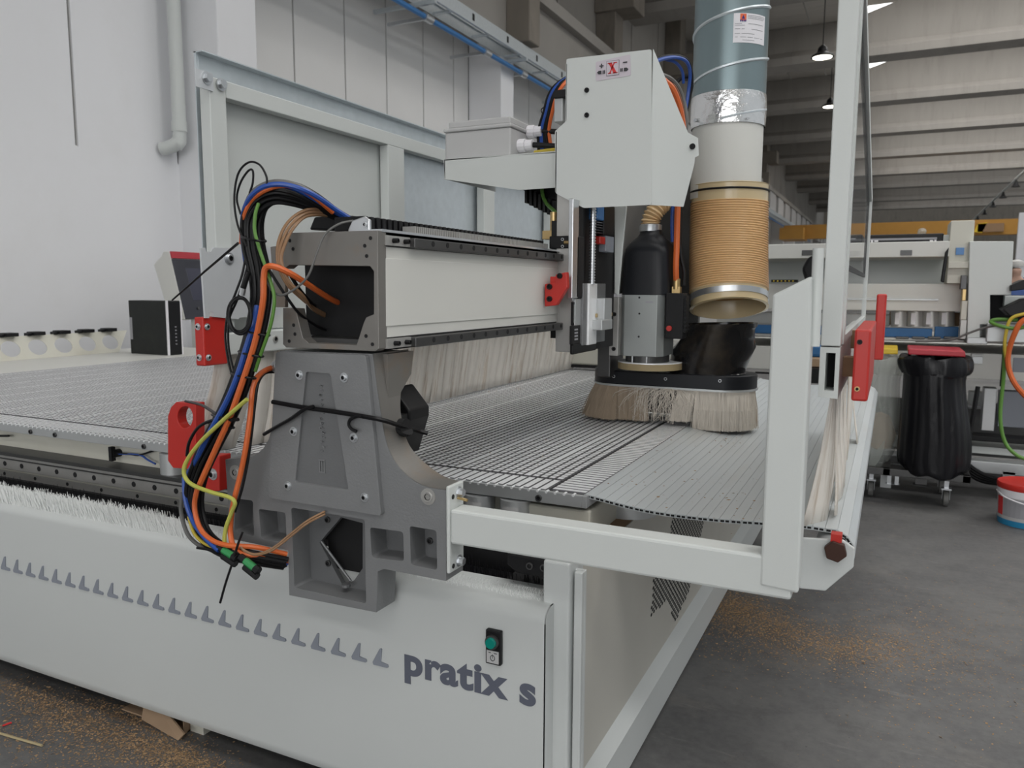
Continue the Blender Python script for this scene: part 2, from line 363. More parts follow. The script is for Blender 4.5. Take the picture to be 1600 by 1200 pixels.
for i in range(len(BEAM_Y) - 1):
    y0, y1 = BEAM_Y[i] + .45, BEAM_Y[i + 1] - .45; ym = (y0 + y1) / 2
    b = B(); x = XW
    while x < -1.5: b.box(x + .02, x + 1.18, y0 - .4, y1 + .4, 8.86, 9.0); x += 1.2
    b.box(-1.4, 15, y0 - .4, ym - 1.25, ZR, ZR + .15); b.box(-1.4, 15, ym + 1.25, y1 + .4, ZR, ZR + .15); b.box(-1.42, -1.3, y0 - .4, y1 + .4, 8.86, ZR + .15)
    x = .6
    while x < 11: b.box(x, x + .5, ym - 1.25, ym + 1.25, ZR - .25, ZR + .1); x += 3.1
    struct('ceiling', b, M['ceil'])
    b = B(); b.box(-1.4, 15, ym - 1.25, ym + 1.25, ZR + .06, ZR + .1); struct('skylight_window', b, M['skypane'])
b = B(); b.box(XW - .3, 16, 80, 80.4, 0, ZR); struct('wall_back', b, M['concdark'])
b = B(); b.box(XW - .3, 16, -14.3, -14, 0, .9); b.box(XW - .3, 16, -14.3, -14, 5.5, ZR); b.box(XW - .3, -4, -14.3, -14, .9, 5.5); b.box(10, 16, -14.3, -14, .9, 5.5); struct('wall_front', b, M['wallup'])
b = B(); b.box(-4, 10, -14.2, -14.1, .9, 5.5); struct('added_fill_pane', b, M['skypane'])  # invented glowing pane, added to go with the fill lamp
# ------------------------------------------------------------------ services on the left wall
d = thing('drain_pipe', 'white plastic drain pipe in the corner of the white wall ending in an elbow', 'pipe', (-6.0, 5.4, 2.5))
b = B(); px = at(277, 100, Y=5.38).x
b.tube(smoothpath([(px, 5.37, 5.4), (px, 5.37, 3.6), (px, 5.37, 2.62), (px - .02, 5.35, 2.52), (px - .10, 5.32, 2.48), (px - .16, 5.30, 2.47)], 6), .06, n=20)
obj('pipe', b, M['white'], d, smooth=True)
b = B(); b.cyl((px, 5.37, 2.62), (px, 5.37, 2.72), .068, n=20); obj('pipe_socket', b, M['white'], d, smooth=True)
t = thing('cable_tray', 'galvanised ladder cable tray running along the left wall below the concrete beam', 'cable tray', (-5.5, 10, 4.85))
XT = -5.3; zt0 = CAMH + .668 * -XT; y = 7.0
b = B(); b.box(XT, XT + .003, 4, 60, zt0, zt0 + .17); b.box(XT - .03, XT, 4, 60, zt0, zt0 + .004); b.box(XT - .02, XT, 4, 60, zt0 + .166, zt0 + .17); obj('side_rail', b, M['galv'], t)
b = B(); b.box(XT - .32, XT - .317, 4, 60, zt0, zt0 + .17); b.box(XT - .317, XT - .29, 4, 60, zt0 + .15, zt0 + .17); obj('side_rail', b, M['galv'], t)
for k in range(22):
    yy = 5 + k * 1.05
    b = B(); b.box(XT - .31, XT, yy, yy + .06, zt0 + .01, zt0 + .035); obj('rung', b, M['galv'], t)
    b = B(); b.box(XT + .003, XT + .005, yy + .5, yy + .56, zt0 + .04, zt0 + .13); obj('slot', b, M['dark'], t)
for k in range(7):
    yy = 6 + k * 2.7
    b = B(); b.box(XW, XT + .02, yy, yy + .05, zt0 - .05, zt0 - .004); obj('bracket', b, M['galv'], t)
t = thing('air_pipe', 'blue compressed air pipe running along the left wall below the cable tray', 'pipe', (-5.5, 10, 4.6))
XA = -5.5; za = CAMH + .617 * -XA
b = B(); b.cyl((XA, 4, za), (XA, 60, za), .035, n=12); obj('pipe', b, M['bluepipe'], t, smooth=True)
for pxx, pyy in ((668, 29), (760, 82), (817, 115)):
    yy = at(pxx, pyy, X=XA).y
    b = B(); b.cyl((XA, yy - .09, za), (XA, yy + .09, za), .055, n=12); b.box(XA - .6, XA, yy - .02, yy + .02, za - .02, za + .02); obj('clamp', b, M['zinc'], t, smooth=True)
# crane
c = thing('bridge_crane', 'yellow overhead crane girder spanning the far end of the hall', 'crane', (2, 45, 4.4))
g = at(1440, 358, Y=45).z
b = B(); b.box(-5.5, 14, 45, 45.6, g - .35, g + .38); obj('girder', b, M['crane'], c)
b = B(); b.box(-5.6, -4.4, 44.2, 46.4, g - .4, g + .2); obj('end_carriage', b, M['crane'], c)
b = B(); q = at(1548, 355, Y=44.95); b.box(q.x - .55, q.x + .55, 44.9, 45, q.z - .22, q.z + .18); obj('sign_panel', b, M['wood'], c)
b = B(); q = at(1531, 356, Y=44.95); b.ext([(q.x - .25, q.z - .2), (q.x + .1, q.z - .25), (q.x + .3, q.z + .25), (q.x - .1, q.z + .2)], 'XZ', 44.9, 45); obj('warning_mark', b, M['yellow'], c)
# lamps
for (px_, py_, Y_, lab) in ((1285, 90, 20, 'round high bay lamp hanging on a chain under the roof, the nearer one'), (1297, 167, 27.5, 'round high bay lamp partly behind the white guard post, the farther one')):
    p = at(px_, py_, Y=Y_); L_ = thing('hanging_lamp', lab, 'lamp', (p.x, p.y, p.z), 'high bay lamps under the roof')
    b = B(); b.lathe([(.03, p.z + .28), (.10, p.z + .22), (.12, p.z + .12), (.24, p.z + .04), (.25, p.z), (.22, p.z)], (p.x, p.y), n=24); obj('housing', b, M['black'], L_, smooth=True)
    b = B(); b.cyl((p.x, p.y, p.z), (p.x, p.y, p.z + .012), .21, n=24); obj('diffuser', b, M['lamp'], L_)
    b = B(); b.cyl((p.x, p.y, p.z + .27), (p.x, p.y, ZR), .012, n=6); obj('cord', b, M['black'], L_)
p0, p1 = at(1600, 268, Z=7.0), at(1523, 341, Z=7.0)
c = thing('light_track', 'thin white light track with spot fittings hanging under the roof at far right', 'track', (p0.x, p0.y, 7))
b = B(); b.cyl(p0 + (p0 - p1) * .3, p1 + (p1 - p0) * .1, .06, n=8); obj('rail', b, M['white'], c)
for k in range(5):
    q = p0.lerp(p1, .1 + .2 * k); b = B(); b.lathe([(.04, q.z - .06), (.12, q.z - .3), (.22, q.z - .42)], (q.x, q.y), n=12); obj('spot_fitting', b, M['black'], c)

# ================================================================== MACHINE BASE
XE = -.576
base = thing('cnc_machine', 'long white machine bed with gridded aluminium table and dark lettering on its front', 'machine', (-2.8, 2.9, 0))
# front panel with a rolled top edge
b = B()
prof = [(1.36, .072), (1.352, .085), (1.35, .10), (1.35, .545)] + [(1.378 - .028 * math.cos(t), .545 + .028 * math.sin(t)) for t in [i * math.pi / 12 for i in range(1, 7)]] + [(1.47, .573), (1.47, .568), (1.385, .566), (1.356, .54), (1.356, .1), (1.40, .072)]
b.ext(prof, 'YZ', -5.6, XE); panel = obj('front_panel', b, M['panel'], base, smooth=True)
b = B(); b.ext([(1.36, .072), (1.35, .10), (1.35, .545)] + [(1.378 - .028 * math.cos(t), .545 + .028 * math.sin(t)) for t in [i * math.pi / 12 for i in range(1, 7)]] + [(1.43, .573), (1.43, .072)], 'YZ', XE - .003, XE + .0005); obj('panel_end', b, M['panel'], panel)
# row of L marks
px_marks = [8, 26, 44, 62, 81, 100, 119]
xa, xb = at(25, 888, Y=1.349).x, at(590, 1040, Y=1.349).x
zL = (at(25, 893, Y=1.349).z + at(596, 1043, Y=1.349).z) / 2; n = 22; stp = (xb - xa) / n
L_sh = [(0, .006), (.002, 0), (.039, 0), (.041, .002), (.040, .0075), (.0215, .0105), (.0245, .0395), (.0225, .0415), (.0195, .0405)]
for i in range(-16, n + 1):
    x0 = xa + stp * i - .012; b = B(); b.ext([(x0 + u, zL + v) for u, v in L_sh], 'XZ', 1.347, 1.35); obj('arrow_mark', b, M['grey'], panel)
tx = at(632, 1060, Y=1.349); lettering('lettering', 'pratix s', M['letter'], (at(631, 1060, Y=1.349).x, 1.3492, at(636, 1052, Y=1.349).z), .087, panel, offset=.0033, sx=1.10, extrude=.0002, spacing=1.07)
# push button station
bt = at(774, 1009, Y=1.349)
b = B(); b.box(bt.x - .017, bt.x + .017, 1.338, 1.35, bt.z - .036, bt.z + .036); sw = obj('switch_plate', b, M['black'], panel, bev=.002)
b = B(); b.cyl((bt.x, 1.338, bt.z + .014), (bt.x, 1.330, bt.z + .014), .0145, n=24); obj('bezel', b, M['darksteel'], sw, smooth=True)
b = B(); b.cyl((bt.x, 1.332, bt.z + .014), (bt.x, 1.324, bt.z + .014), .0118, .0105, n=24); obj('push_button', b, M['green'], sw, smooth=True)
b = B(); b.box(bt.x - .0135, bt.x + .0135, 1.3365, 1.339, bt.z - .032, bt.z - .006)
b.mi = 1; b.ext([(bt.x + u, bt.z - .021 + v) for u, v in circ(0, 0, .0055, .0065)], 'XZ', 1.336, 1.3367, [[(bt.x + u, bt.z - .021 + v) for u, v in circ(0, 0, .004, .005)]]); b.box(bt.x - .0004, bt.x + .0004, 1.336, 1.3367, bt.z - .022, bt.z - .013)
b.box(bt.x - .009, bt.x - .004, 1.336, 1.3367, bt.z - .011, bt.z - .0095); b.box(bt.x + .003, bt.x + .01, 1.336, 1.3367, bt.z - .011, bt.z - .0095)
obj('legend_plate', b, [M['labelgrey'], M['ink']], sw)
# corner post and side sheet
b = B(); b.box(-.60, -.543, 1.39, 1.47, .02, .66); obj('corner_post', b, M['panel'], base, bev=.004)
XS = -.556
b = B()
b.box(-.539, -.522, 1.405, 1.42, .0, .64); b.box(-.545, -.522, 1.42, 1.432, .0, .64); obj('corner_trim', b, M['panel'], base, bev=.002)
b = B(); ppts = [(1.43, .12), (4.3, .12), (4.3, .62), (1.43, .62)]
b.ext(ppts, 'YZ', XS - .003, XS); side = obj('side_panel', b, M['sidep'], base)
b = B(); b.box(XS - .003, XS + .028, 1.432, 4.3, .005, .115); b.add([(XS + .028, 1.432, .115), (XS + .028, 4.3, .115), (XS, 4.3, .145), (XS, 1.432, .145)], [(0, 1, 2, 3)]); obj('kick_plate', b, M['panel'], base)
# perforated vent in the side sheet: chevron of punched holes
chev = [(2.27, .53), (2.74, .415), (2.53, .205), (2.33, .16), (2.22, .283), (2.05, .29), (2.055, .40), (2.20, .43)]
def inside(p, poly):
    r = False
    for i in range(len(poly)):
        (x1, y1), (x2, y2) = poly[i - 1], poly[i]
        if (y1 > p[1]) != (y2 > p[1]) and p[0] < (x2 - x1) * (p[1] - y1) / (y2 - y1) + x1: r = not r
    return r
b = B(); zz = .15; row = 0
while zz < .54:
    yy = 2.0 + (row % 2) * .013
    while yy < 2.8:
        if inside((yy, zz), chev): b.add([(XS + .0008, yy + .0092 * math.cos(k * 1.0472), zz + .0052 * math.sin(k * 1.0472)) for k in range(6)], [range(6)])
        yy += .026
    zz += .0105; row += 1
obj('vent_perforation', b, M['dark'], side)
# under table: cream frame, dark cavity
b = B(); b.box(-5.5, -.75, 1.69, 1.74, .40, .705); obj('table_frame', b, M['cream'], base, bev=.003)
b = B(); b.box(-.80, -.60, 1.66, 2.2, .55, .69); b.box(-.74, -.66, 2.0, 2.1, .5, .6); obj('end_block', b, M['cream'], base, bev=.004)
b = B(); b.cyl((-.59, 1.93, .62), (-.59, 1.93, .695), .075, n=28); obj('end_cylinder', b, M['aludull'], base, smooth=True)
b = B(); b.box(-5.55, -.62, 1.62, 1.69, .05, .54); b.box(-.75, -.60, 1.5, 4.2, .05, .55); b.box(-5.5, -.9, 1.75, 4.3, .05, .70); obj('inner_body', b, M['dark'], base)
b = B(); b.box(-.62, XS - .004, 1.45, 4.3, .55, .62); obj('top_flange', b, M['wood'], base)
# guide rail and rack
b = B(); b.box(-5.5, -.98, 1.625, 1.69, .572, .622); rail = obj('guide_rail', b, M['steel'], base, bev=.002)
b = B(); b.box(-5.5, -.98, 1.618, 1.69, .622, .634); b.box(-5.5, -.98, 1.622, 1.69, .608, .612); obj('rail_cover_band', b, M['darksteel'], rail)
xh = -1.35
while xh > -3.3:
    b = B(); b.cyl((xh, 1.626, .592), (xh, 1.6235, .592), .0085, n=14); obj('rail_hole', b, M['dark'], rail); xh -= .092
b = B(); b.box(-5.5, -.62, 1.64, 1.69, .562, .572); obj('rail_seat', b, M['cream'], base)
b = B(); b.box(-5.5, -.70, 1.635, 1.69, .538, .562)
xh = -.71
while xh > -3.4: b.add([(xh, 1.635, .538), (xh - .006, 1.635, .538), (xh - .003, 1.635, .530), (xh, 1.66, .538), (xh - .006, 1.66, .538), (xh - .003, 1.66, .530)], [(0, 1, 2), (3, 5, 4), (0, 3, 4, 1), (1, 4, 5, 2), (2, 5, 3, 0)]); xh -= .0094
rack = obj('gear_rack', b, M['steel'], base)
xh = -1.25
while xh > -3.4:
    b = B(); b.cyl((xh, 1.636, .552), (xh, 1.6335, .552), .006, n=12); obj('rack_hole', b, M['dark'], rack); xh -= .167
# bristle seals
b = B(); b.box(-.98, -.63, 1.60, 1.615, .25, .635); obj('brush_backing', b, M['rubber'], base)
b = B(); b.box(-5.5, -.63, 1.56, 1.60, .25, .535)
for i in range(9000):
    x = random.uniform(-3.6, -.64); y = random.uniform(1.42, 1.56); b.strand((x, y, .40), (x - random.uniform(0, .03), y - random.uniform(0, .03), .545 + (y - 1.42) * .1 + random.uniform(-.02, .025)), .0012, seg=1)
o = obj('black_brush_seal', b, M['bristleb'], base); o['kind'] = 'stuff'
b = B()
for i in range(26000):
    x = random.uniform(-3.7, -1.36); y = random.uniform(1.362, 1.40); k = min(1, max(.12, (-1.33 - x) / .35))
    ln = random.uniform(.022, .050) * k
    b.strand((x, y, .560), (x - ln * random.uniform(.3, 1.1), y + ln * random.uniform(.1, .6), .566 + ln * random.uniform(.55, 1.0)), .0010, seg=1)
for i in range(2600):
    x = random.uniform(-.93, -.60); y = random.uniform(1.385, 1.42); b.strand((x, y, .566), (x - random.uniform(-.004, .01), y + random.uniform(0, .03), .571 + random.uniform(.000, .006)), .0010, seg=1)
o = obj('white_brush_seal', b, M['bristlew'], base); o['kind'] = 'stuff'
# table: grid of raised pads with a border
XG0, XG1, YG0, YG1, ZT = -4.34, -.615, 1.655, 4.33, .73
b = B(); b.box(XG0, XG1, YG0, YG1, .70, .7256); bed = obj('table_plate', b, [M['groove']], base)
b = B(); b.box(-5.3, XG0, 1.70, YG1 + .1, .70, .7275); obj('table_sheet', b, M['offwhite'], base, bev=.003)
def pad(b, x0, x1, y0, y1, z0=.7255, z1=ZT): 
    b.add([(x0, y0, z1), (x1, y0, z1), (x1, y1, z1), (x0, y1, z1), (x0, y0, z0), (x1, y0, z0), (x1, y1, z0), (x0, y1, z0)], [(0, 1, 2, 3)]); n_ = len(b.v) - 8; b.mi = 1
    for f in ((4, 5, 1, 0), (5, 6, 2, 1), (6, 7, 3, 2), (7, 4, 0, 3)): b.face([n_ + i for i in f])
    b.mi = 0
b = B(); pt = .0225; i = 0
x = -.708 - pt
while x > XG0:
    y = 1.765; full = (i % 9 == 4)
    if full: pad(b, x + .003, x + pt - .003, 1.765, YG1 - .01)
    while y < YG1 - .03 and not full:
        pad(b, x + .0036, x + pt - .0036, y + .0015, y + pt - .0028); y += pt
    pad(b, x + .003, x + pt - .003, YG0 + .002, 1.750)
    x -= pt; i += 1
y = YG0 + .01
while y < YG1 - .03: pad(b, -.698, XG1, y + .004, y + pt - .002); y += pt
o = obj('grid_pads', b, [M['alu'], mat('pad_flank', (.22, .22, .23), .6, metal=.2)], bed)
b = B(); b.box(XG0, XG1, YG0 - .012, YG0, .700, .7285); b.box(XG1, XG1 + .012, YG0 - .012, YG1, .70, .7285); obj('table_edge', b, M['aludull'], bed, bev=.001)
b = B(); x = XG1 - .01
while x > -3.6: b.cyl((x - .011, YG0 - .0125, .727), (x - .011, YG0 + .002, .727), .0035, n=8); x -= pt
obj('edge_pins', b, M['alu'], bed)
for p in ((48, 669), (86, 674), (225, 692), (842, 770)):
    q = at(*p, Y=YG0 - .012); bolt(base, (q.x, YG0 - .012, .711), r=.008, h=.005, m='darksteel', washer=False)
# pneumatic cylinders below the table edge
for xx, lab in ((-.892, 1), (-.792, 1), (-1.955, 0)):
    b = B(); b.cyl((xx, 1.665, .575), (xx, 1.665, .697), .0385, n=28); cy = obj('cylinder', b, M['aludull'], base, smooth=True)
    if lab:
        b = B(); N_ = 10
        for k in range(N_):
            t0, t1 = [math.radians(-90 - 28 + 62 * (k + q) / N_) for q in (0, 1)]; r = .0392
            b.add([(xx + r * math.cos(t0), 1.665 + r * math.sin(t0), .664), (xx + r * math.cos(t1), 1.665 + r * math.sin(t1), .664), (xx + r * math.cos(t1), 1.665 + r * math.sin(t1), .684), (xx + r * math.cos(t0), 1.665 + r * math.sin(t0), .684)], [(0, 1, 2, 3)])
        b.mi = 1
        for k in range(2, 8):
            t0, t1 = [math.radians(-90 - 28 + 62 * (k + q) / N_) for q in (.1, .8)]; r = .0395
            b.add([(xx + r * math.cos(t0), 1.665 + r * math.sin(t0), .670), (xx + r * math.cos(t1), 1.665 + r * math.sin(t1), .670), (xx + r * math.cos(t1), 1.665 + r * math.sin(t1), .674), (xx + r * math.cos(t0), 1.665 + r * math.sin(t0), .674)], [(0, 1, 2, 3)])
        obj('maker_label', b, [M['labelgrey'], M['ink']], cy)
for pts, mm, r in (([(183, 708), (205, 710), (218, 711), (243, 703)], 'cb', .003), ([(186, 709), (218, 711), (230, 718), (243, 725)], 'cblue', .003), ([(0, 681), (14, 681)], 'cb', .004)):
    b = B(); b.tube(smoothpath([at(*p, Y=1.67) for p in pts], 5), r, n=8); obj('air_tube', b, M[mm], base, smooth=True)
b = B(); q = at(183, 708, Y=1.68); b.cyl((q.x, 1.66, q.z), (q.x, 1.69, q.z), .013, n=12); b.box(q.x - .008, q.x + .006, 1.655, 1.67, q.z - .022, q.z + .024); obj('tube_grommet', b, M['black'], base)
# black rack end bracket right of the foot
b = B(); b.ext(xz([(795, 862), (893, 880), (893, 890), (873, 906), (810, 893), (795, 880)], 1.45), 'XZ', 1.44, 1.54); rb = obj('end_stop', b, M['black'], base, bev=.004)
for p in ((828, 884), (850, 887)): q = at(*p, Y=1.44); bolt(base, (q.x, 1.44, q.z), r=.008, h=.004, m='darksteel', washer=False)
# ------------------------------------------------------------------ bracket rail with round holes at the table's far left end
r = thing('rest_rail', 'cream angled rail with round cut-outs and black clamps along the left end of the table', 'rail', (-5.05, 3, .73))
hp = [(15, 543), (57, 541), (97, 538), (135, 536), (171, 533)]
hy = [at(a, c, X=-5.09).y for a, c in hp]; st = (hy[-1] - hy[0]) / 4
ys = [hy[0] + st * k for k in range(-3, 5)]
b = B(); b.ext([(ys[0] - .2, .0), (at(186, 548, X=-5.05).y, 0), (at(199, 517, X=-5.11).y, .15), (ys[0] - .2, .15)], 'YZ', -.002, .002, [circ(yy, .072, .062, .05) for yy in ys])
b.v = [(-5.05 - v[2] * .45 + v[0], v[1], .7278 + v[2]) for v in b.v]; obj('angled_plate', b, M['cream'], r)
for yy in ys:
    b = B(); b.box(-5.16, -5.07, yy - .02, yy + .055, .878, .902); b.box(-5.15, -5.10, yy - .045, yy - .02, .875, .895); obj('clamp', b, M['black'], r, bev=.004)
# computer on the table
t = thing('computer_box', 'black computer box standing on the far left end of the table', 'computer', (-4.72, 3.9, .73))
b = B(); PX1 = at(261, 500, Y=3.83).x; PY1 = at(283, 500, X=PX1).y; b.box(-4.87, PX1, 3.83, PY1, .7285, 1.105); obj('case', b, M['pc'], t, bev=.004)
b = B(); b.box(PX1 - .002, PX1 + .004, 3.835, PY1 - .005, .7285, 1.10); fp = obj('front_panel', b, M['black'], t, bev=.002)
b = B(); b.box(PX1 - .005, PX1 + .007, 3.826, 3.838, .7285, 1.107); b.box(PX1 - .005, PX1 + .007, PY1 - .008, PY1 + .002, .7285, 1.107); obj('edge_trim', b, M['labelw'], t)
for k in range(6): b = B(); b.box(PX1 + .004, PX1 + .006, (3.83 + PY1) / 2, (3.83 + PY1) / 2 + .012, .80 + k * .024, .808 + k * .024); obj('port', b, M['inkgrey'], fp)
b = B(); b.box(-4.866, -4.84, 3.8285, 3.83, .83, .985); obj('sticker', b, M['inkgrey'], t)
# console behind the table
k = thing('control_console', 'light grey console with red top band and slanted dark screen behind the computer', 'console', (-4.9, 4.8, 0))
YC = 4.62
pr = xz([(240, 413), (252, 400), (255, 393), (264, 393), (289, 500), (266, 500)], YC)
b = B(); b.ext(pr, 'XZ', YC, YC + .75); hs = obj('housing', b, M['offwhite'], k, bev=.006)
A, C_ = Vector((pr[3][0], pr[3][1])), Vector((pr[4][0], pr[4][1])); nv = Vector(((C_ - A).y, -(C_ - A).x)).normalized(); nv = -nv if nv.x < 0 else nv
def slab(f0, f1, y0, y1, th, m, nm):
    p, q = A.lerp(C_, f0), A.lerp(C_, f1); b = B(); b.ext([tuple(p), tuple(p + nv * th), tuple(q + nv * th), tuple(q)], 'XZ', y0, y1); return obj(nm, b, M[m], k, bev=.002)
slab(0, .10, YC + .005, YC + .745, .012, 'crimson', 'red_band'); slab(.11, .99, YC + .005, YC + .745, .012, 'navy', 'face_plate'); slab(.24, .72, YC + .12, YC + .63, .014, 'screen', 'screen')
for j in range(6):
    p = A.lerp(C_, .84); b = B(); b.cyl((p.x, YC + .15 + j * .08, p.y), (p.x + nv.x * .022, YC + .15 + j * .08, p.y + nv.y * .022), .012, n=10); obj('button', b, M['crimson' if j in (2, 4) else 'darksteel'], k)
q = at(312, 505, Y=YC + .1)
b = B(); b.box(q.x - .1, q.x + .25, YC + .1, YC + .5, .02, pr[4][1] + .01); obj('pedestal', b, M['offwhite'], k, bev=.006)
b = B(); b.box(q.x - .15, q.x + .4, YC, YC + .6, 0, .03); obj('foot_plate', b, M['black'], k)
b = B(); b.cyl((pr[3][0] + .1, YC + .3, pr[3][1]), (pr[3][0] + .28, YC + .32, pr[3][1] + .03), .008, n=8); obj('pen', b, M['black'], k)
# ================================================================== GANTRY
YF, YB = 1.268, 1.335
gan = thing('gantry', 'cast grey gantry foot with white cross beam and white guard frames over the table', 'gantry', (-1.02, 1.3, .74))
# foot casting: outline in the plane Y = YF with pockets
arcL = [(352, 718), (393, 714)] + [(402, 709), (412, 700), (420, 686), (425, 668), (428, 640), (437, 548)]
arcR = [(582, 553), (588, 600), (594, 640), (599, 672), (606, 700), (617, 722), (632, 740), (652, 755), (672, 762), (697, 766)]
YBk = [1.395, 1.36, 1.338, 1.336, 1.338, 1.345, 1.352, 1.352, 1.345, 1.337]
arcR3 = smoothpath([(a, c, yy) for (a, c), yy in zip(arcR, YBk)], 5)
arcR = [(v.x, v.y) for v in arcR3]
bot = [(697, 908), (600, 889), (590, 893), (588, 957), (452, 930), (450, 860), (360, 842)]
out = xz(arcL + arcR + bot, YF)
def pocket(pts, r=.007): return roundpoly(xz(pts, YF), r)
pk = [pocket(p) for p in ([(368, 779), (395, 782), (397, 838), (366, 830)], [(404, 795), (446, 801), (448, 849), (408, 842)], [(455, 793), (570, 812), (572, 943), (460, 918)], [(578, 824), (630, 831), (631, 877), (581, 871)], [(640, 822), (682, 829), (683, 891), (642, 882)])]
b = B(); b.ext(out, 'XZ', YF, YB, pk); foot = obj('foot_casting', b, M['cast'], gan, bev=.0025)
b = B(); ins = [(x, z) for x, z in xz([(353, 722), (692, 770), (692, 903), (588, 887), (584, 950), (454, 925), (452, 856), (362, 838)], YF)]
dm = xz([(505, 845), (538, 806), (572, 815), (572, 885), (558, 905), (541, 912)], YB)
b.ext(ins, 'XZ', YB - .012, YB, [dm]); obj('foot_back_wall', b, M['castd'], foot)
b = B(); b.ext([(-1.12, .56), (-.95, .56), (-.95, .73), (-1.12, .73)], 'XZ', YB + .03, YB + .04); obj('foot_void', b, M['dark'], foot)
b = B(); q0, q1 = at(500, 850, Y=YB - .03), at(541, 912, Y=YB - .03); b.tube([(q0.x - .01, YB - .014, q0.z), (q1.x, YB - .014, q1.z)], .003, n=6)
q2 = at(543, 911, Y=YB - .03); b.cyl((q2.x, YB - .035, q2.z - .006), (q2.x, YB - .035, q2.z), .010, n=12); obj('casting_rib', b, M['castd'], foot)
for p in ((512, 812), (513, 880), (672, 845)): q = at(*p, Y=YB - .013); bolt(foot, (q.x, YB - .0125, q.z), r=.007, h=.004, m='darksteel', washer=False)
# flank behind the upper foot (curved rear edge)
b = B(); fl = [(1.30, 1.068), (1.395, 1.068), (1.385, 1.02), (1.345, .985), (1.335, .93), (1.332, .87), (1.338, .82), (1.30, .80)]
for xx0, xx1 in ((-1.150, -.905),): b.ext(fl, 'YZ', xx0, xx1)
obj('foot_flank', b, M['rusty'], foot)
b = B()                                          # flank surface following the concave edge of the foot
zz = [(x, z) for x, z in xz(arcR, YF)]
yb = [v.z for v in arcR3]
for i in range(len(zz) - 1):
    (x0, z0), (x1, z1) = zz[i], zz[i + 1]; b.add([(x0 + .0006, YF + .001, z0 + .0006), (x1 + .0006, YF + .001, z1 + .0006), (x1 + .0006, yb[i + 1], z1 + .0006), (x0 + .0006, yb[i], z0 + .0006)], [(0, 1, 2, 3)])
obj('foot_edge_face', b, M['rusty'], foot, smooth=True)
# bolted cover plate with a dished field
cov = roundpoly(xz([(437, 549), (577, 554), (601, 804), (425, 776)], YF), .008)
dish = roundpoly(xz([(484, 580), (522, 583), (550, 763), (467, 751)], YF), .005)
b = B(); b.ext(cov, 'XZ', YF - .012, YF, [dish]); cp = obj('cover_plate', b, M['cast'], gan, bev=.003)
b = B(); b.ext(dish, 'XZ', YF - .006, YF); obj('dished_field', b, M['castd'], cp)
def emboss(pxs, txt, size):
    q = at(*pxs, Y=YF - .006); lettering('cast_lettering', txt, M['cast'], (q.x, YF - .0062, q.z), size, cp, extrude=.003, offset=.0002, rot=Matrix.Rotation(math.pi / 2, 4, 'X') @ Matrix.Rotation(math.pi / 2, 4, 'Z'), spacing=1.05)
b = B(); q = at(507, 727, Y=YF)                  # cast maker's mark
for dx in (-.006, .0, .006): b.box(q.x + dx - .0012, q.x + dx + .0012, YF - .0085, YF - .006, q.z - .012, q.z + .010)
b.box(q.x - .008, q.x + .008, YF - .0085, YF - .006, q.z + .011, q.z + .0135); b.box(q.x - .008, q.x + .008, YF - .0085, YF - .006, q.z - .0145, q.z - .012); obj('cast_mark', b, M['cast'], cp)
b = B(); zc = at(507, 704, Y=YF).z; ze = at(503, 598, Y=YF).z; random.seed(3)   # worn raised characters in a column
q = at(506, 650, Y=YF)
while zc < ze:
    for _ in range(3):
        u = random.uniform(-.006, .005); h = random.uniform(.0008, .003); w_ = random.uniform(.001, .005)
        b.box(q.x + u, q.x + u + w_, YF - .0095, YF - .006, zc + random.uniform(-.003, .003), zc + h)
    zc += .0098
obj('cast_characters', b, M['cast'], cp)
for p in ((468, 586), (538, 590), (459, 674), (553, 684), (450, 759), (570, 777)):
    q = at(*p, Y=YF - .012); bolt(cp, (q.x, YF - .012, q.z), r=.0065, h=.006, m='zinc', washer=True)
for p in ((669, 776), (368, 738)):
    q = at(*p, Y=YF); bolt(foot, (q.x, YF, q.z), r=.011, h=.004, m='steel', washer=True)
# beam
XB = -.904; XA_ = -1.141; ZB0, ZB1 = 1.076, 1.308
ep = [(445, 364), (590, 360), (592, 545), (586, 549), (447, 543), (442, 538), (442, 481), (462, 482), (466, 500), (473, 528), (482, 536), (557, 539), (560, 530), (568, 505), (572, 496), (584, 491), (584, 424), (578, 416), (452, 414), (445, 420)]
b = B(); b.ext(xz(ep, 1.262), 'XZ', 1.262, 1.290); ep_o = obj('beam_end_plate', b, M['rusty'], gan, bev=.001)
for p in ((453, 376), (458, 389), (570, 384), (573, 400), (579, 372), (572, 525), (582, 538), (459, 508), (461, 522), (452, 533)):
    q = at(*p, Y=1.262); b = B(); b.cyl((q.x, 1.2625, q.z), (q.x, 1.2612, q.z), .0038, n=12); obj('bolt_hole', b, M['dark'], ep_o)
b = B(); YE = 4.4
b.box(XA_, XB, 1.29, YE, ZB1 - .022, ZB1); b.box(XA_, XB, 1.29, YE, ZB0, ZB0 + .02); b.box(XB - .012, XB, 1.29, YE, ZB0, ZB1); b.box(XA_, XA_ + .012, 1.45, YE, ZB0, ZB1)
beam = obj('cross_beam', b, M['darksteel'], gan)
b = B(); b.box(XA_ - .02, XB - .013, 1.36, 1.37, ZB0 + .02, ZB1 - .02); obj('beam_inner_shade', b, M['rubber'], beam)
b = B(); z0, z1 = at(592, 528, X=XB).z, at(592, 385, X=XB).z
b.box(XB, XB + .004, 1.287, YE, z0, z1); wc = obj('beam_cover', b, M['offwhite'], beam)
b = B(); b.box(XB + .004, XB + .0065, 1.287, YE, z0 + .022, z1 - .022); obj('beam_cover_step', b, M['offwhite'], wc, bev=.001)
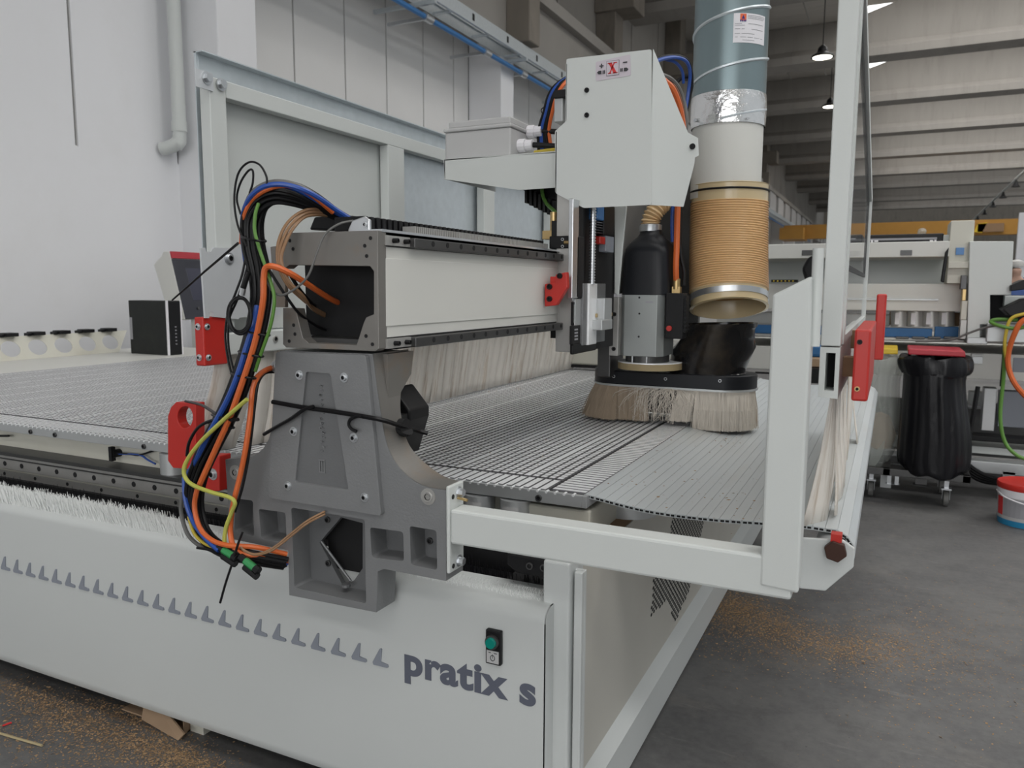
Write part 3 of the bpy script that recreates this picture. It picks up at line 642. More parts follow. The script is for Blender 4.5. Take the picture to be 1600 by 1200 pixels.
for za_, zb_ in ((z1 + .001, ZB1 - .004), (ZB0 + .002, z0 - .001)):
    b = B(); b.box(XB, XB + .010, 1.285, 1.37, za_ + .002, zb_ - .002); obj('rail_seat', b, M['steel'], beam)
    b = B(); b.box(XB, XB + .022, 1.37, YE, za_, zb_ - .003); lr = obj('beam_rail', b, M['darksteel'], beam, bev=.002)
    for j in range(24):
        yy = 1.44 + j * .06; b = B(); b.cyl((XB + .021, yy, (za_ + zb_) / 2), (XB + .0226, yy, (za_ + zb_) / 2), .006, n=12); obj('rail_hole', b, M['dark'], lr)
    for yy in (1.31, 1.35): bolt(beam, (XB + .010, yy, (za_ + zb_) / 2), axis='+X', r=.005, h=.012, m='black', washer=False)
b = B(); b.box(XB - .05, XB + .008, 1.275, YE, ZB1, ZB1 + .005); obj('beam_top_strip', b, M['zinc'], beam)
b = B(); x0 = XB - .028                          # rack on top
b.box(x0 - .02, x0, 1.43, 2.15, ZB1 + .005, ZB1 + .022); yy = 1.43
while yy < 2.14: b.box(x0, x0 + .012, yy, yy + .004, ZB1 + .005, ZB1 + .022); yy += .0078
obj('top_rack', b, M['steel'], beam)
b = B(); yy = 1.30; random.seed(5)               # cable chain lying on the beam
while yy < 2.2:
    b.box(XB - .125, XB - .058, yy, yy + .0205, ZB1 + .004, ZB1 + .032); b.box(XB - .130, XB - .052, yy + .004, yy + .015, ZB1 + .004, ZB1 + .0345); yy += .0205
obj('cable_chain', b, M['black'], gan, bev=.002)
b = B(); q = xz([(546, 366), (547, 358), (553, 345), (572, 338), (580, 344), (580, 366)], 1.29); b.ext(q, 'XZ', 1.284, 1.292); cb_ = obj('chain_bracket', b, M['zinc'], gan, bev=.002)
q = at(571, 351, Y=1.284); bolt(cb_, (q.x, 1.284, q.z), r=.005, h=.004)
b = B(); b.ext(xz([(492, 360), (500, 340), (560, 338), (560, 362)], 1.40), 'XZ', 1.38, 1.42); obj('chain_end_block', b, M['black'], gan, bev=.004)
b = B(); b.ext(xz([(425, 386), (448, 383), (448, 480), (432, 480)], 1.38), 'XZ', 1.375, 1.385); obj('beam_rear_plate', b, M['rusty'], gan)
# drive motor behind the foot
b = B(); b.ext(xz([(616, 605), (622, 604), (648, 640), (648, 655), (632, 712), (622, 690), (616, 660)], 1.40), 'XZ', 1.38, 1.46); mo = obj('drive_motor', b, M['black'], gan, bev=.004)
q = at(637, 655, Y=1.38)
b = B(); 
for j in range(7): b.cyl((q.x - .016 + j * .006, 1.33, q.z - .012), (q.x - .013 + j * .006, 1.33, q.z - .008), .022, n=20)
b.cyl((q.x - .022, 1.33, q.z - .010), (q.x + .030, 1.33, q.z - .008), .019, n=20); b.box(q.x - .03, q.x, 1.34, 1.40, q.z - .02, q.z + .012); obj('motor_fins', b, M['rubber'], mo)
# ---------------- left guard frame (in the plane X = XL, running along Y)
XL, GY = -1.6, 1.53
zr0, zr1 = 1.018, 1.078
b = B(); b.box(XL - .035, XL, GY + .055, 4.4, 1.692, 1.735); gl = obj('left_guard_frame', b, M['white'], gan, bev=.002)
b = B(); b.box(XL - .035, XL, GY, GY + .055, 1.09, 1.735); obj('frame_post', b, M['white'], gl, bev=.002)
for ya, w_ in ((2.32, .10), (3.03, .10), (3.75, .10)):
    b = B(); b.box(XL - .035, XL, ya, ya + w_, 1.078, 1.692); obj('frame_post', b, M['white'], gl, bev=.002)
b = B(); b.box(XL - .035, XL + .002, GY, 4.4, zr0, zr1); lrail = obj('lower_rail', b, M['white'], gl, bev=.004)
for yy in (1.735, 2.7): bolt(lrail, (XL + .002, yy, 1.052), axis='+X', r=.010, h=.004, m='steel', washer=False, name='rail_bolt')
b = B(); b.box(XL - .05, XL - .047, GY, 4.4, 1.04, 1.80); b.box(XL - .05, XL - .02, GY, 4.4, 1.797, 1.80); b.box(XL - .047, XL - .043, GY, GY + .01, 1.735, 1.80); obj('guard_sheet', b, M['galv'], gl)
b = B(); b.box(XL - .046, XL - .042, GY + .02, 2.36, 1.08, 1.70); obj('painted_sheet', b, M['white'], gl)
q = at(318, 122, X=XL + .004)                  # galvanised tab with bolts at the top corner
b = B(); b.box(XL, XL + .004, at(304, 120, X=XL).y, at(331, 120, X=XL).y, at(304, 135, X=XL).z, at(304, 107, X=XL).z); tab = obj('corner_tab', b, M['zplate'], gl)
for p in ((323, 122), (346, 132)): q = at(*p, X=XL + .004); bolt(gl, (XL + .004, q.y, q.z), axis='+X', r=.011, h=.012, m='zinc', socket=False)
b = B(); pl = yz([(313, 388), (320, 387), (321, 393), (329, 394), (333, 387), (437, 387), (437, 492), (374, 496), (372, 499), (333, 495), (333, 488), (327, 487), (326, 497), (320, 497)], XL + .006)
b.ext(pl, 'YZ', XL + .002, XL + .008); mp = obj('mounting_plate', b, M['zplate'], gl)
q = at(358, 404, X=XL + .008); bolt(mp, (XL + .008, q.y, q.z), axis='+X', r=.011, h=.008, m='zinc')
# red bumpers of the left guard
b = B(); yb0 = at(303, 530, X=XL - .05).y
zt_, zb_ = at(316, 495, X=XL - .02).z, at(345, 568, X=XL - .02).z
b.box(XL - .030, XL + .003, 1.474, 1.553, zb_, zt_); lb = obj('bumper', b, M['red'], gan, bev=.004)
for dz in (.022, zt_ - zb_ - .025):
    bolt(lb, (XL - .016, 1.474, zb_ + dz), r=.006, h=.005); bolt(lb, (XL + .003, 1.486, zb_ + dz), axis='+X', r=.006, h=.005)
# lifting eye plate
xs = xz([(262, 720), (262, 650), (267, 636), (275, 628), (306, 630), (306, 727), (300, 733), (270, 731)], 1.44)
b = B(); b.ext(xs, 'XZ', 1.44, 1.47, [xz(circ(289, 652, 12, 17, 24), 1.44)]); obj('lifting_eye', b, M['red'], gan, bev=.002)
b = B(); b.ext(xz([(318, 710), (352, 710), (352, 765), (318, 765)], 1.42), 'XZ', 1.40, 1.44); rp = obj('eye_bracket', b, M['red'], gan, bev=.003)
q = at(333, 741, Y=1.40); bolt(rp, (q.x, 1.40, q.z), r=.010, h=.008)
# curtain strips of the left guard
random.seed(11)
for j in range(38):
    y0 = GY + .01 + j * .072; b = B(); n = 6; off = random.uniform(-.004, .004); fl_ = .05 * max(0, 1 - j / 2.5)
    for i in range(n + 1):
        z = 1.02 + (.737 - 1.02) * i / n; k2 = (i / n) ** 2
        for yy, xx in ((y0 - .04 * k2 * (j < 2), 0), (y0 + .074 - .02 * k2 * (j < 2), .006)):
            b.v.append((XL - .03 - .045 * i / n + xx * .6 + off * i / n - fl_ * k2, yy, z))
    for i in range(n): b.face((2 * i, 2 * i + 1, 2 * i + 3, 2 * i + 2))
    o = obj('curtain_strip', b, M['strip'], gan, smooth=True); md = o.modifiers.new('t', 'SOLIDIFY'); md.thickness = .002
# ---------------- right guard: arm, post, tube frame
za0, za1 = .708, .776
b = B(); b.box(-.744, -.118, YF, YF + .05, za0, za1); arm = obj('guard_arm', b, M['white'], gan, bev=.005)
b = B(); b.box(-.752, -.744, YF - .002, YF + .055, .648, .822); apl = obj('arm_flange', b, M['white'], arm, bev=.003)
for z in (.803, .664):
    bolt(apl, (-.744, YF + .034, z), axis='+X', r=.008, h=.012, m='zinc', socket=False)
    b = B(); b.cyl((-.744, YF + .012, z - .004), (-.7432, YF + .012, z - .004), .005, n=12); obj('bolt_hole', b, M['dark'], apl)
b = B(); b.cyl((-.744, YF + .03, .793), (-.722, YF + .03, .790), .003, n=8); obj('rusty_stud', b, M['brass'], apl)
b = B(); b.ext(xz([(1189, 868), (1207, 461), (1268, 431), (1266, 540), (1247, 928), (1187, 915)], YF - .001), 'XZ', YF - .002, YF + .048); post = obj('guard_post', b, M['white'], gan, bev=.004)
q0, q1 = at(1279, 388, Y=YF + .03), at(1272, 541, Y=YF + .03)
b = B(); b.cyl(q1, q0, .0085, n=14); obj('hinge_bar', b, M['white'], post, smooth=True)
# roller bracket
xb0, xb1 = -.142, at(1335, 880, Y=1.62).x
bp = xz([(1247, 838), (1318, 842), (1336, 855), (1334, 884), (1290, 921), (1250, 917)], 1.62)
b = B(); b.ext(bp, 'XZ', 1.61, 1.618); b.ext([(1.31, .80), (1.615, .692), (1.615, .605), (1.31, .74)], 'YZ', -.143, -.137); rbk = obj('roller_bracket', b, M['panel'], gan, bev=.002)
q = at(1306, 859, Y=1.61); b = B(); b.cyl((q.x, 1.594, q.z), (q.x, 1.61, q.z), .0215, n=6); obj('hex_bolt', b, mat('hex_bolt_brown', (.06, .028, .02), .45, metal=.5), rbk, bev=.0015, label='large dark brown hexagon bolt')
b = B(); b.box(q.x - .010, q.x + .010, 1.60, 1.625, q.z + .018, q.z + .033); obj('red_wedge', b, M['red'], rbk)
# guard tubes
XR = -.111
b = B(); b.box(XR, XR + .033, 1.5, 1.56, 1.10, 1.80); rg = obj('right_guard_post', b, M['white'], gan, bev=.002)
b = B(); b.ext([(XR, 1.008), (XR + .033, 1.006), (XR + .033, 1.098), (XR, 1.098)], 'XZ', 1.5, 2.85, [[(XR + .010, 1.020), (XR + .026, 1.020), (XR + .026, 1.088), (XR + .010, 1.088)]]); lt = obj('guard_rail', b, M['white'], rg)
b = B(); b.box(XR + .009, XR + .027, 1.56, 1.57, 1.019, 1.089); obj('tube_bore', b, M['dark'], lt)
# acrylic door with dark gasket, sloping top
fy = 2.85; zt0_, zt1_ = 1.80, 1.50
XD = XR + .028
b = B(); b.ext([(1.56, 1.10), (fy, 1.10), (fy, zt1_), (1.56, zt0_)], 'YZ', XD - .002, XD + .002); obj('acrylic_panel', b, M['glass'], rg)
b = B(); b.ext([(1.56, 1.10), (fy, 1.10), (fy, zt1_), (1.56, zt0_)], 'YZ', XD - .005, XD + .007, [[(1.60, 1.115), (fy - .05, 1.115), (fy - .05, zt1_ - .02), (1.60, zt0_ - .035)]]); obj('panel_frame', b, M['white'], rg)
b = B(); b.ext([(1.598, 1.24), (fy - .048, 1.24), (fy - .048, zt1_ - .018), (1.598, zt0_ - .033)], 'YZ', XD - .007, XD + .0, [[(1.603, 1.25), (fy - .075, 1.25), (fy - .075, zt1_ - .035), (1.603, zt0_ - .055)]]); obj('panel_gasket', b, M['rubber'], rg)
# right red bumpers
b = B(); b.box(-.056, -.029, 1.5, 1.95, 1.004, 1.131); rb1 = obj('bumper', b, M['red'], gan, bev=.004)
for dz, m_ in ((.105, 'black'), (.022, 'brass')): bolt(rb1, (-.047, 1.5, 1.004 + dz), r=.0045, h=.002, m=m_, washer=False)
b = B(); b.box(-.034, -.012, 2.1, 2.2, 1.03, 1.19); obj('bumper', b, M['red'], gan, bev=.004)
b = B(); b.box(XR + .030, -.05, 1.62, 1.66, 1.035, 1.072); b.box(XR + .030, -.05, 1.9, 1.93, 1.07, 1.11); b.box(-.079, -.03, 2.12, 2.16, 1.05, 1.08); obj('bumper_bracket', b, M['wood'], rb1)
# curtain strips of the right guard, ragged lower ends on the slat mat
random.seed(4)
for j in range(15):
    y0 = 1.66 + j * .075; b = B(); n = 8; s0 = random.uniform(.004, .018); ph = random.uniform(0, 6)
    tw = -.042 if j == 0 else random.uniform(-.010, .006)
    for i in range(n + 1):
        f = i / n; z = 1.03 + (.722 - 1.03) * f
        for e, yy in ((0, y0), (.5, y0 + .04), (1, y0 + .076)):
            zz_ = z + (random.uniform(-.006, .010) if i == n else 0)
            b.v.append((XR + .016 + s0 * f * math.sin(ph + 3 * f) + tw * f * (1 - e) + (.004 if e == .5 else 0) * f, yy - .012 * f * (j == 0), zz_))
    for i in range(n):
        for e in range(2): b.face((3 * i + e, 3 * i + e + 1, 3 * i + e + 4, 3 * i + e + 3))
    o = obj('curtain_strip', b, M['strip'], gan, smooth=True); md = o.modifiers.new('t', 'SOLIDIFY'); md.thickness = .002
# far foot cover seen below the carriage
q0, q1 = at(903, 546, Y=4.25), at(933, 571, Y=4.25)
b = B(); b.box(q0.x - .35, q1.x + .3, 4.25, 4.4, .76, 1.07); obj('far_foot_cover', b, M['cream'], gan, bev=.01)
b = B(); b.box(q0.x - .3, q1.x + .3, 4.24, 4.26, .745, .76); obj('far_foot_seal', b, M['rubber'], gan)
# ================================================================== SLAT MAT
pp = [(915, 772), (935, 777), (960, 784), (1000, 794), (1040, 801), (1080, 806), (1130, 811), (1190, 815), (1230, 818), (1265, 821)]
path = [Vector((at(a, c, Y=1.66).x, at(a, c, Y=1.66).z)) for a, c in pp]
rc = Vector((-.083, .676)); R_ = .0455
path += [Vector((rc.x + R_ * math.sin(t), rc.y + R_ * math.cos(t))) for t in [math.radians(a) for a in range(-10, 130, 12)]]
P3 = smoothpath([(p.x, p.y, 0) for p in path], 6); acc = [0]
for i in range(1, len(P3)): acc.append(acc[-1] + (P3[i] - P3[i - 1]).length)
def along(s):
    s = max(0, min(acc[-1] - 1e-6, s))
    for i in range(1, len(acc)):
        if acc[i] >= s: return P3[i - 1].lerp(P3[i], (s - acc[i - 1]) / (acc[i] - acc[i - 1]))
b = B(); s_ = 0; SW = .0235; Y0m, Y1m = 1.66, 4.3
while s_ < acc[-1] - .004:
    a, c = along(s_ + .0004), along(s_ + SW - .0004); d_ = (c - a).normalized(); n_ = Vector((-d_.y, d_.x, 0)); th = .0085
    q = [a, c, c - n_ * th, a - n_ * th]; b.mi = 0; b.ext([(p.x, p.y) for p in q], 'XZ', Y0m, Y1m)
    for f0, f1 in ((.10, .46), (.56, .90)):
        u = [a.lerp(c, f0) - n_ * .0022, a.lerp(c, f1) - n_ * .0022, a.lerp(c, f1) - n_ * .0066, a.lerp(c, f0) - n_ * .0066]
        b.mi = 1; b.ext([(p.x, p.y) for p in u], 'XZ', Y0m - .0006, Y0m + .001)
    s_ += SW
tag(obj('slat_mat', b, [M['slat'], M['rubber']]), 'aluminium slat mat sagging from the table edge over the roller at right', 'mat')
rl = thing('mat_roller', 'steel roller inside the curled end of the slat mat', 'roller', (rc.x, 2.5, rc.y))
b = B(); b.cyl((rc.x, 1.63, rc.y), (rc.x, 4.3, rc.y), .033, n=28); obj('drum', b, M['aludull'], rl, smooth=True)
b = B(); b.cyl((rc.x, 1.62, rc.y), (rc.x, 1.63, rc.y), .012, n=12); obj('axle', b, M['darksteel'], rl)
# ================================================================== SPINDLE HEAD
random.seed(21)
YC0 = 2.17
hd = thing('spindle_head', 'spindle head with black cowl, grey motor body and white sheet cover on the beam', 'spindle head', (-.75, 2.6, .75))
def pbox(b, x0, y0, x1, y1, Ya, Yb):
    p, q = at(x0, y0, Y=Ya), at(x1, y1, Y=Ya); return b.box(p.x, q.x, Ya, Yb, q.z, p.z)
def ppoly(b, pts, Ya, Yb, holes=()): return b.ext(xz(pts, Ya), 'XZ', Ya, Yb, [xz(h, Ya) for h in holes])
b = B(); z0 = at(880, 550, Y=2.175).z; b.box(-.906, -.846, 2.175, 2.90, z0, 1.62); car = obj('carriage_plate', b, M['steel'], hd, bev=.002)
b = B(); b.box(-.925, -.906, 2.182, 2.6, z0 + .04, 1.4); obj('carriage_back', b, M['black'], hd)
b = B(); pbox(b, 858, 369, 893, 388, 2.172, 2.24); bk = obj('wiper_block', b, M['black'], hd, bev=.003)
for p in ((879, 374), (879, 385)): q = at(*p, Y=2.172); bolt(bk, (q.x, 2.172, q.z), r=.0045, h=.002, washer=False)
b = B(); b.cyl(at(882, 379, Y=2.175), at(899, 379, Y=2.175), .006, n=12); obj('fitting', b, M['brass'], bk, smooth=True)
b = B(); q = at(865, 358, Y=2.2); b.cyl((q.x, 2.2, q.z - .02), (q.x, 2.2, q.z + .05), .011, n=14); b.box(q.x - .03, q.x + .012, 2.185, 2.22, q.z - .03, q.z - .005); obj('air_valve', b, M['brass'], hd, smooth=True)
b = B(); ppoly(b, [(868, 429), (885, 425), (886, 449), (869, 477), (851, 479), (851, 444), (867, 442)], 2.060, 2.080); b.box(-.885, -.86, 2.08, 2.176, at(870, 447, Y=2.06).z, at(870, 432, Y=2.06).z); rdb = obj('red_stop_bracket', b, M['red'], hd, bev=.002)
for p in ((875, 431), (859, 448), (859, 467)): q = at(*p, Y=2.060); bolt(rdb, (q.x, 2.060, q.z), r=.008, h=.006, m='black', washer=False)
XK = -.846                                         # mounting face of the carriage plate
def fbox(b, x0, y0, x1, y1, th, base=XK):          # a block standing off the carriage face by th
    p, q = at(x0, y0, X=base + th), at(x1, y1, X=base + th); return b.box(base, base + th, p.y, q.y, q.z, p.z)
b = B(); b.box(XK, -.64, 2.90, 2.93, z0 + .02, 1.62); obj('slide_back_plate', b, M['darksteel'], hd)
b = B(); fbox(b, 896, 310, 903, 466, .014); zrail = obj('slide_rail', b, M['zinc'], hd, bev=.002)
b = B(); fbox(b, 905, 310, 958, 540, .003); obj('rail_bed', b, M['rubber'], hd)
b = B(); fbox(b, 896, 443, 902, 470, .006); fbox(b, 899, 467, 911, 538, .010); obj('slide_block', b, M['aludull'], hd, bev=.002)
b = B(); fbox(b, 902, 368, 912, 466, .014); obj('chain_guide', b, M['rubber'], hd, bev=.004)
b = B(); fbox(b, 896, 472, 901, 508, .008); sf = obj('sight_frame', b, M['black'], hd, bev=.001)
b = B(); fbox(b, 897, 476, 900, 504, .0085); obj('sight_glass', b, M['spindle'], sf)
b = B(); fbox(b, 896, 509, 907, 537, .013); vb = obj('valve_block', b, M['rubber'], hd, bev=.003)
for i in range(4): b = B(); fbox(b, 898, 514 + i * 5, 903, 516 + i * 5, .0135); obj('valve_slot', b, M['inkgrey'], vb)
b = B(); fbox(b, 896, 538, 932, 547, .012); obj('lower_bracket', b, M['black'], hd, bev=.004)
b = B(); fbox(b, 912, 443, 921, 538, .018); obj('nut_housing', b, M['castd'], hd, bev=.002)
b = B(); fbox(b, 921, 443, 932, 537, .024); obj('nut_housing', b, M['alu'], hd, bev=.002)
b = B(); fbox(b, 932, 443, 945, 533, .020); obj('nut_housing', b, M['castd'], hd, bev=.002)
q0, q1 = at(925, 312, X=XK + .022), at(925, 444, X=XK + .022); b = B(); b.cyl((q1.x, q1.y, q1.z), (q1.x, q1.y, 1.6), .007, n=12); z = q1.z
while z < 1.6: b.cyl((q1.x, q1.y, z), (q1.x, q1.y, z + .004), .0098, n=12); z += .0085
obj('ball_screw', b, M['zinc'], hd, smooth=True)
b = B(); fbox(b, 934, 318, 944, 345, .03); obj('cable_plug', b, M['bluepipe'], hd, bev=.003)
b = B(); fbox(b, 945, 318, 960, 370, .03); obj('relay_box', b, M['black'], hd, bev=.004)
for i in range(5): b = B(); fbox(b, 934, 347 + 4 * i, 945, 349 + 4 * i, .025); obj('chain_link', b, M['inkgrey'], hd)
b = B(); fbox(b, 938, 369, 946, 382, .028); obj('red_plug', b, M['red'], hd, bev=.003)
b = B(); fbox(b, 947, 368, 959, 395, .026); obj('grey_bracket', b, M['grey'], hd, bev=.002)
b = B(); ppoly(b, [(960, 322), (979, 322), (974, 372), (966, 462), (960, 458)], 2.52, 2.53); obj('side_cover', b, M['white'], hd, bev=.002)
b = B(); fbox(b, 945, 466, 956, 499, .05); fbox(b, 941, 500, 957, 514, .055); obj('arm_block', b, M['aludull'], hd, bev=.003)
b = B(); fbox(b, 932, 490, 957, 494, .004, XK + .024); obj('copper_clip', b, M['brass'], hd, bev=.002)
b = B(); pbox(b, 953, 464, 965, 556, 2.53, 2.66); mb = obj('motor_mount', b, M['steel'], hd, bev=.002)
for p in ((960, 491), (959, 545)): q = at(*p, Y=2.53); bolt(mb, (q.x, 2.53, q.z), r=.007, h=.004, m='black', washer=False)
b = B(); pbox(b, 953, 459, 965, 464, 2.53, 2.6); obj('white_tab', b, M['labelw'], hd)
b = B(); pbox(b, 934, 514, 953, 590, 2.6, 2.75); obj('lower_arm', b, M['darksteel'], hd, bev=.004)
# motor body
YM = 2.55
def X_(px, y=500, Y=YM): return at(px, y, Y=Y).x
zb_m, zt_m = at(1000, 557, Y=YM).z, at(1000, 461, Y=YM).z
oct_ = [(X_(963), YM + .04), (X_(975), YM), (X_(1026), YM), (X_(1038, Y=YM + .03), YM + .03), (X_(1038, Y=YM + .03), YM + .16), (X_(1026), YM + .19), (X_(975), YM + .19), (X_(963), YM + .15)]
b = B(); b.ext(oct_, 'XY', zb_m, zt_m); body = obj('motor_body', b, M['spindle'], hd, bev=.0015)
for p in ((999, 465), (999, 490), (998, 526)): q = at(*p, Y=YM); bolt(body, (q.x, YM, q.z), r=.0035, h=.0008, m='black', washer=False)
b = B(); q = at(1015, 472, Y=YM); b.box(q.x - .014, q.x + .012, YM - .0006, YM, q.z - .0025, q.z + .0025); obj('engraved_mark', b, M['inkgrey'], body)
# cowl: rounded square lofted into a round neck
cxm, cym = (X_(963) + X_(1039)) / 2, YM + .095
hw = (X_(1039) - X_(963)) / 2
def zz_(py): return at(1000, py, Y=YM).z
secs = [(zz_(461), hw * 1.01, 5), (zz_(430), hw * .98, 5), (zz_(395), hw * .94, 4.5), (zz_(388), hw * .92, 4), (zz_(380), hw * .83, 3.2), (zz_(374), hw * .70, 2.6), (zz_(368), hw * .55, 2.2), (zz_(363), hw * .46, 2), (zz_(357), hw * .43, 2)]
b = B(); n = 40
for z, h, e in secs:
    for i in range(n):
        t = 2 * math.pi * i / n; c_, s_ = math.cos(t), math.sin(t); r_ = h / ((abs(c_) ** e + abs(s_) ** e) ** (1 / e)); b.v.append((cxm + .003 + r_ * c_, cym + r_ * s_, z))
for k in range(len(secs) - 1):
    for i in range(n): j = (i + 1) % n; b.face((k * n + i, k * n + j, (k + 1) * n + j, (k + 1) * n + i))
b.face([(len(secs) - 1) * n + i for i in range(n)])
cowl = obj('cowl', b, M['cowl'], hd, smooth=True)
zn = zz_(357); b = B(); b.lathe([(hw * .40, zn - .005), (hw * .46, zn - .004), (hw * .46, zn + .018), (hw * .38, zn + .02)], (cxm, cym), n=32); obj('neck_clamp', b, M['zinc'], cowl, smooth=True)
b = B(); pts = smoothpath([(cxm, cym, zn + .015), (cxm + .002, cym, zn + .04), (cxm + .02, cym + .01, zn + .075), (cxm + .045, cym + .03, zn + .105), (cxm + .06, cym + .05, zn + .15)], 12)
b.tube(pts, lambda t: .030 + .004 * math.sin(t * 2 * math.pi * 13), n=24); obj('neck_hose', b, M['hose'], cowl, smooth=True)
# connection box
b = B(); pbox(b, 1040, 458, 1066, 530, YM + .01, YM + .07); tb = obj('terminal_box', b, M['rubber'], hd, bev=.004)
b = B(); pbox(b, 1064, 462, 1071, 520, YM + .02, YM + .06); 
for i in range(9): pbox(b, 1066, 466 + i * 6, 1072, 469 + i * 6, YM + .015, YM + .06)
obj('cooling_fins', b, M['rubber'], tb)
q = at(1046, 513, Y=YM + .01); b = B(); b.cyl((q.x, YM + .01, q.z), (q.x, YM + .002, q.z), .009, n=18); obj('red_button', b, M['red'], tb, smooth=True)
b = B(); pbox(b, 1050, 448, 1062, 459, YM + .05, YM + .075); p = at(1057, 445, Y=YM + .06); b.cyl((p.x, YM + .06, p.z - .015), (p.x, YM + .06, p.z + .02), .013, n=16); obj('cable_gland', b, M['brass'], tb, smooth=True)
# nose and flange
zf = at(1000, 566, Y=YM).z
b = B(); b.cyl((cxm, cym, zf - .01), (cxm, cym, zb_m), .075, n=32); obj('spindle_nose', b, M['darksteel'], hd, smooth=True)
b = B(); b.cyl((cxm + .005, cym + .02, zf - .03), (cxm + .005, cym + .02, zf - .008), .112, n=48); fl = obj('wooden_flange', b, mat('flange_beige', (.30, .235, .13), .6, var=.1, scale=12), hd, smooth=True)
b = B(); b.cyl((cxm + .005, cym + .02, zf - .008), (cxm + .005, cym + .02, zf - .004), .112, n=48); obj('flange_ring', b, M['alu'], fl, smooth=True)
for dx in (-.03, .02): b = B(); b.cyl((cxm + dx, cym - .078, zf - .005), (cxm + dx, cym - .078, zf + .025), .003, n=8); obj('stud', b, M['zinc'], fl)
# brush hood
YH, HR = 2.76, .115
def stad(x0, x1, r, n=20):
    o = []
    for cx, a in ((x1 - r, -90), (x0 + r, 90)):
        for i in range(n + 1): t = math.radians(a + 180 * i / n); o.append((cx + r * math.cos(t), YH + r * math.sin(t)))
    return o
xh0, xh1 = at(928, 590, Y=YH - .03).x, at(1181, 590, Y=YH - .03).x
zh0, zh1 = at(1055, 606, Y=YH - HR).z, at(1055, 584, Y=YH - HR).z
b = B(); b.ext(stad(xh0, xh1, HR), 'XY', zh0, zh1); hood = obj('brush_hood', b, M['cowl'], hd, bev=.003, smooth=True)
b = B(); b.ext(stad(xh0 - .003, xh1 + .003, HR + .003), 'XY', zh0 - .006, zh0 + .001); obj('hood_rim', b, M['aludull'], hood, smooth=True)
for p in ((959, 588), (1040, 592), (1125, 595)):
    q = at(*p, Y=YH - HR); yy = YH - HR if q.x > xh0 + HR else YH - math.sqrt(max(0, HR ** 2 - (xh0 + HR - q.x) ** 2)); bolt(hood, (q.x, yy, q.z), r=.0055, h=.003, washer=False)
b = B(); per = stad(xh0 + .006, xh1 - .006, HR - .006, 40); ln = [0]
P_ = [Vector((p[0], p[1], 0)) for p in per] + [Vector((per[0][0], per[0][1], 0))]
for i in range(1, len(P_)): ln.append(ln[-1] + (P_[i] - P_[i - 1]).length)
ctr = Vector(((xh0 + xh1) / 2, YH, 0))
GX0, GX1 = at(1010, 620, Y=YH - HR).x, at(1058, 620, Y=YH - HR).x
for i in range(9000):
    s = random.uniform(0, ln[-1]); k = max(j for j in range(len(ln)) if ln[j] <= s); k = min(k, len(ln) - 2); p = P_[k].lerp(P_[k + 1], (s - ln[k]) / (ln[k + 1] - ln[k] + 1e-9))
    ax = max(xh0 + HR, min(xh1 - HR, p.x)); out_ = Vector((p.x - ax, p.y - YH, 0)); out_ = out_.normalized() if out_.length > 1e-4 else Vector((0, -1, 0))
    p = p - out_ * random.uniform(0, .018)
    front = p.y < YH
    if front and GX0 < p.x < GX1 and random.random() < .97: continue        # parted gap
    ztip = .738 if p.x < GX1 else .722
    short = .03 if (front and p.x > GX1 - .01 and p.x < GX1 + .06) else 0
    fl_ = random.gauss(.012, .006) if p.x < GX1 + .05 else random.gauss(.002, .003)
    if p.x < xh0 + .12: fl_ += .028
    sw_ = Vector((random.gauss(0, .006), random.gauss(0, .004), 0))
    if front and GX1 - .01 < p.x < GX1 + .06: sw_.x -= .02
    tip = p + out_ * fl_ + sw_; tip.z = ztip + short * .8 + abs(random.gauss(0, .004))
    b.mi = 1 if p.x < GX0 + random.gauss(0, .03) or not front else 0  # left and rear strands take the copy with painted shade
    b.strand((p.x, p.y, zh0 - .003), tip, .0011, out_ * .004, seg=2)
b.mi = 0
for i in range(110):                                                              # tangled strands in the gap
    x = random.uniform(GX0 - .01, GX1 + .005); p = Vector((x, YH - HR + random.uniform(.0, .02), zh0 - .003)); tip = p + Vector((random.gauss(-.03, .05), random.uniform(-.05, .02), 0)); tip.z = .74 + random.uniform(0, .05)
    b.strand(p, tip, .0008, (random.gauss(.0, .03), random.uniform(-.03, 0), .02), seg=6)
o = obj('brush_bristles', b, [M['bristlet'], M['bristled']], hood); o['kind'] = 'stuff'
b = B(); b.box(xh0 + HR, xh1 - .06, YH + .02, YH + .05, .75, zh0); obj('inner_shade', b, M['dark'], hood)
# black elbow from hood up to the open hose
b = B(); n = 40; e0, e1 = at(1103, 580, Y=YH), at(1128, 505, Y=YH); r0 = (at(1160, 578, Y=YH).x - at(1043, 578, Y=YH).x) / 2; r1 = (at(1183, 503, Y=YH).x - at(1073, 503, Y=YH).x) / 2
rows = [(0, r0 * 1.04, 0), (.02, r0, 0), (.25, r0 * 1.04, -.1), (.5, r0 * 1.10, .2), (.7, r1 * 1.06, .75), (.85, r1 * 1.0, 1.0), (.93, r1 * 1.02, 1.0), (1, r1 * .98, 1.0), (.98, r1 * .90, 1.0), (.6, r1 * .85, .8)]
zl = zh1 - .001
for f, r_, s_ in rows:
    cx_ = e0.x + (e1.x - e0.x) * (f ** 1.2); cz = zl + (e1.z - zl) * f
    for i in range(n):
        t = 2 * math.pi * i / n; b.v.append((cx_ + r_ * math.cos(t), YH + .005 + min(r_, .115) * math.sin(t), cz + (.012 * math.cos(t) * (f if f < .9 else .3)) + (.004 * math.sin(5 * t) if .3 < f < .99 else 0)))
for k in range(len(rows) - 1):
    for i in range(n): j = (i + 1) % n; b.face((k * n + i, k * n + j, (k + 1) * n + j, (k + 1) * n + i))
elb = obj('suction_elbow', b, M['elbow'], hd, smooth=True)
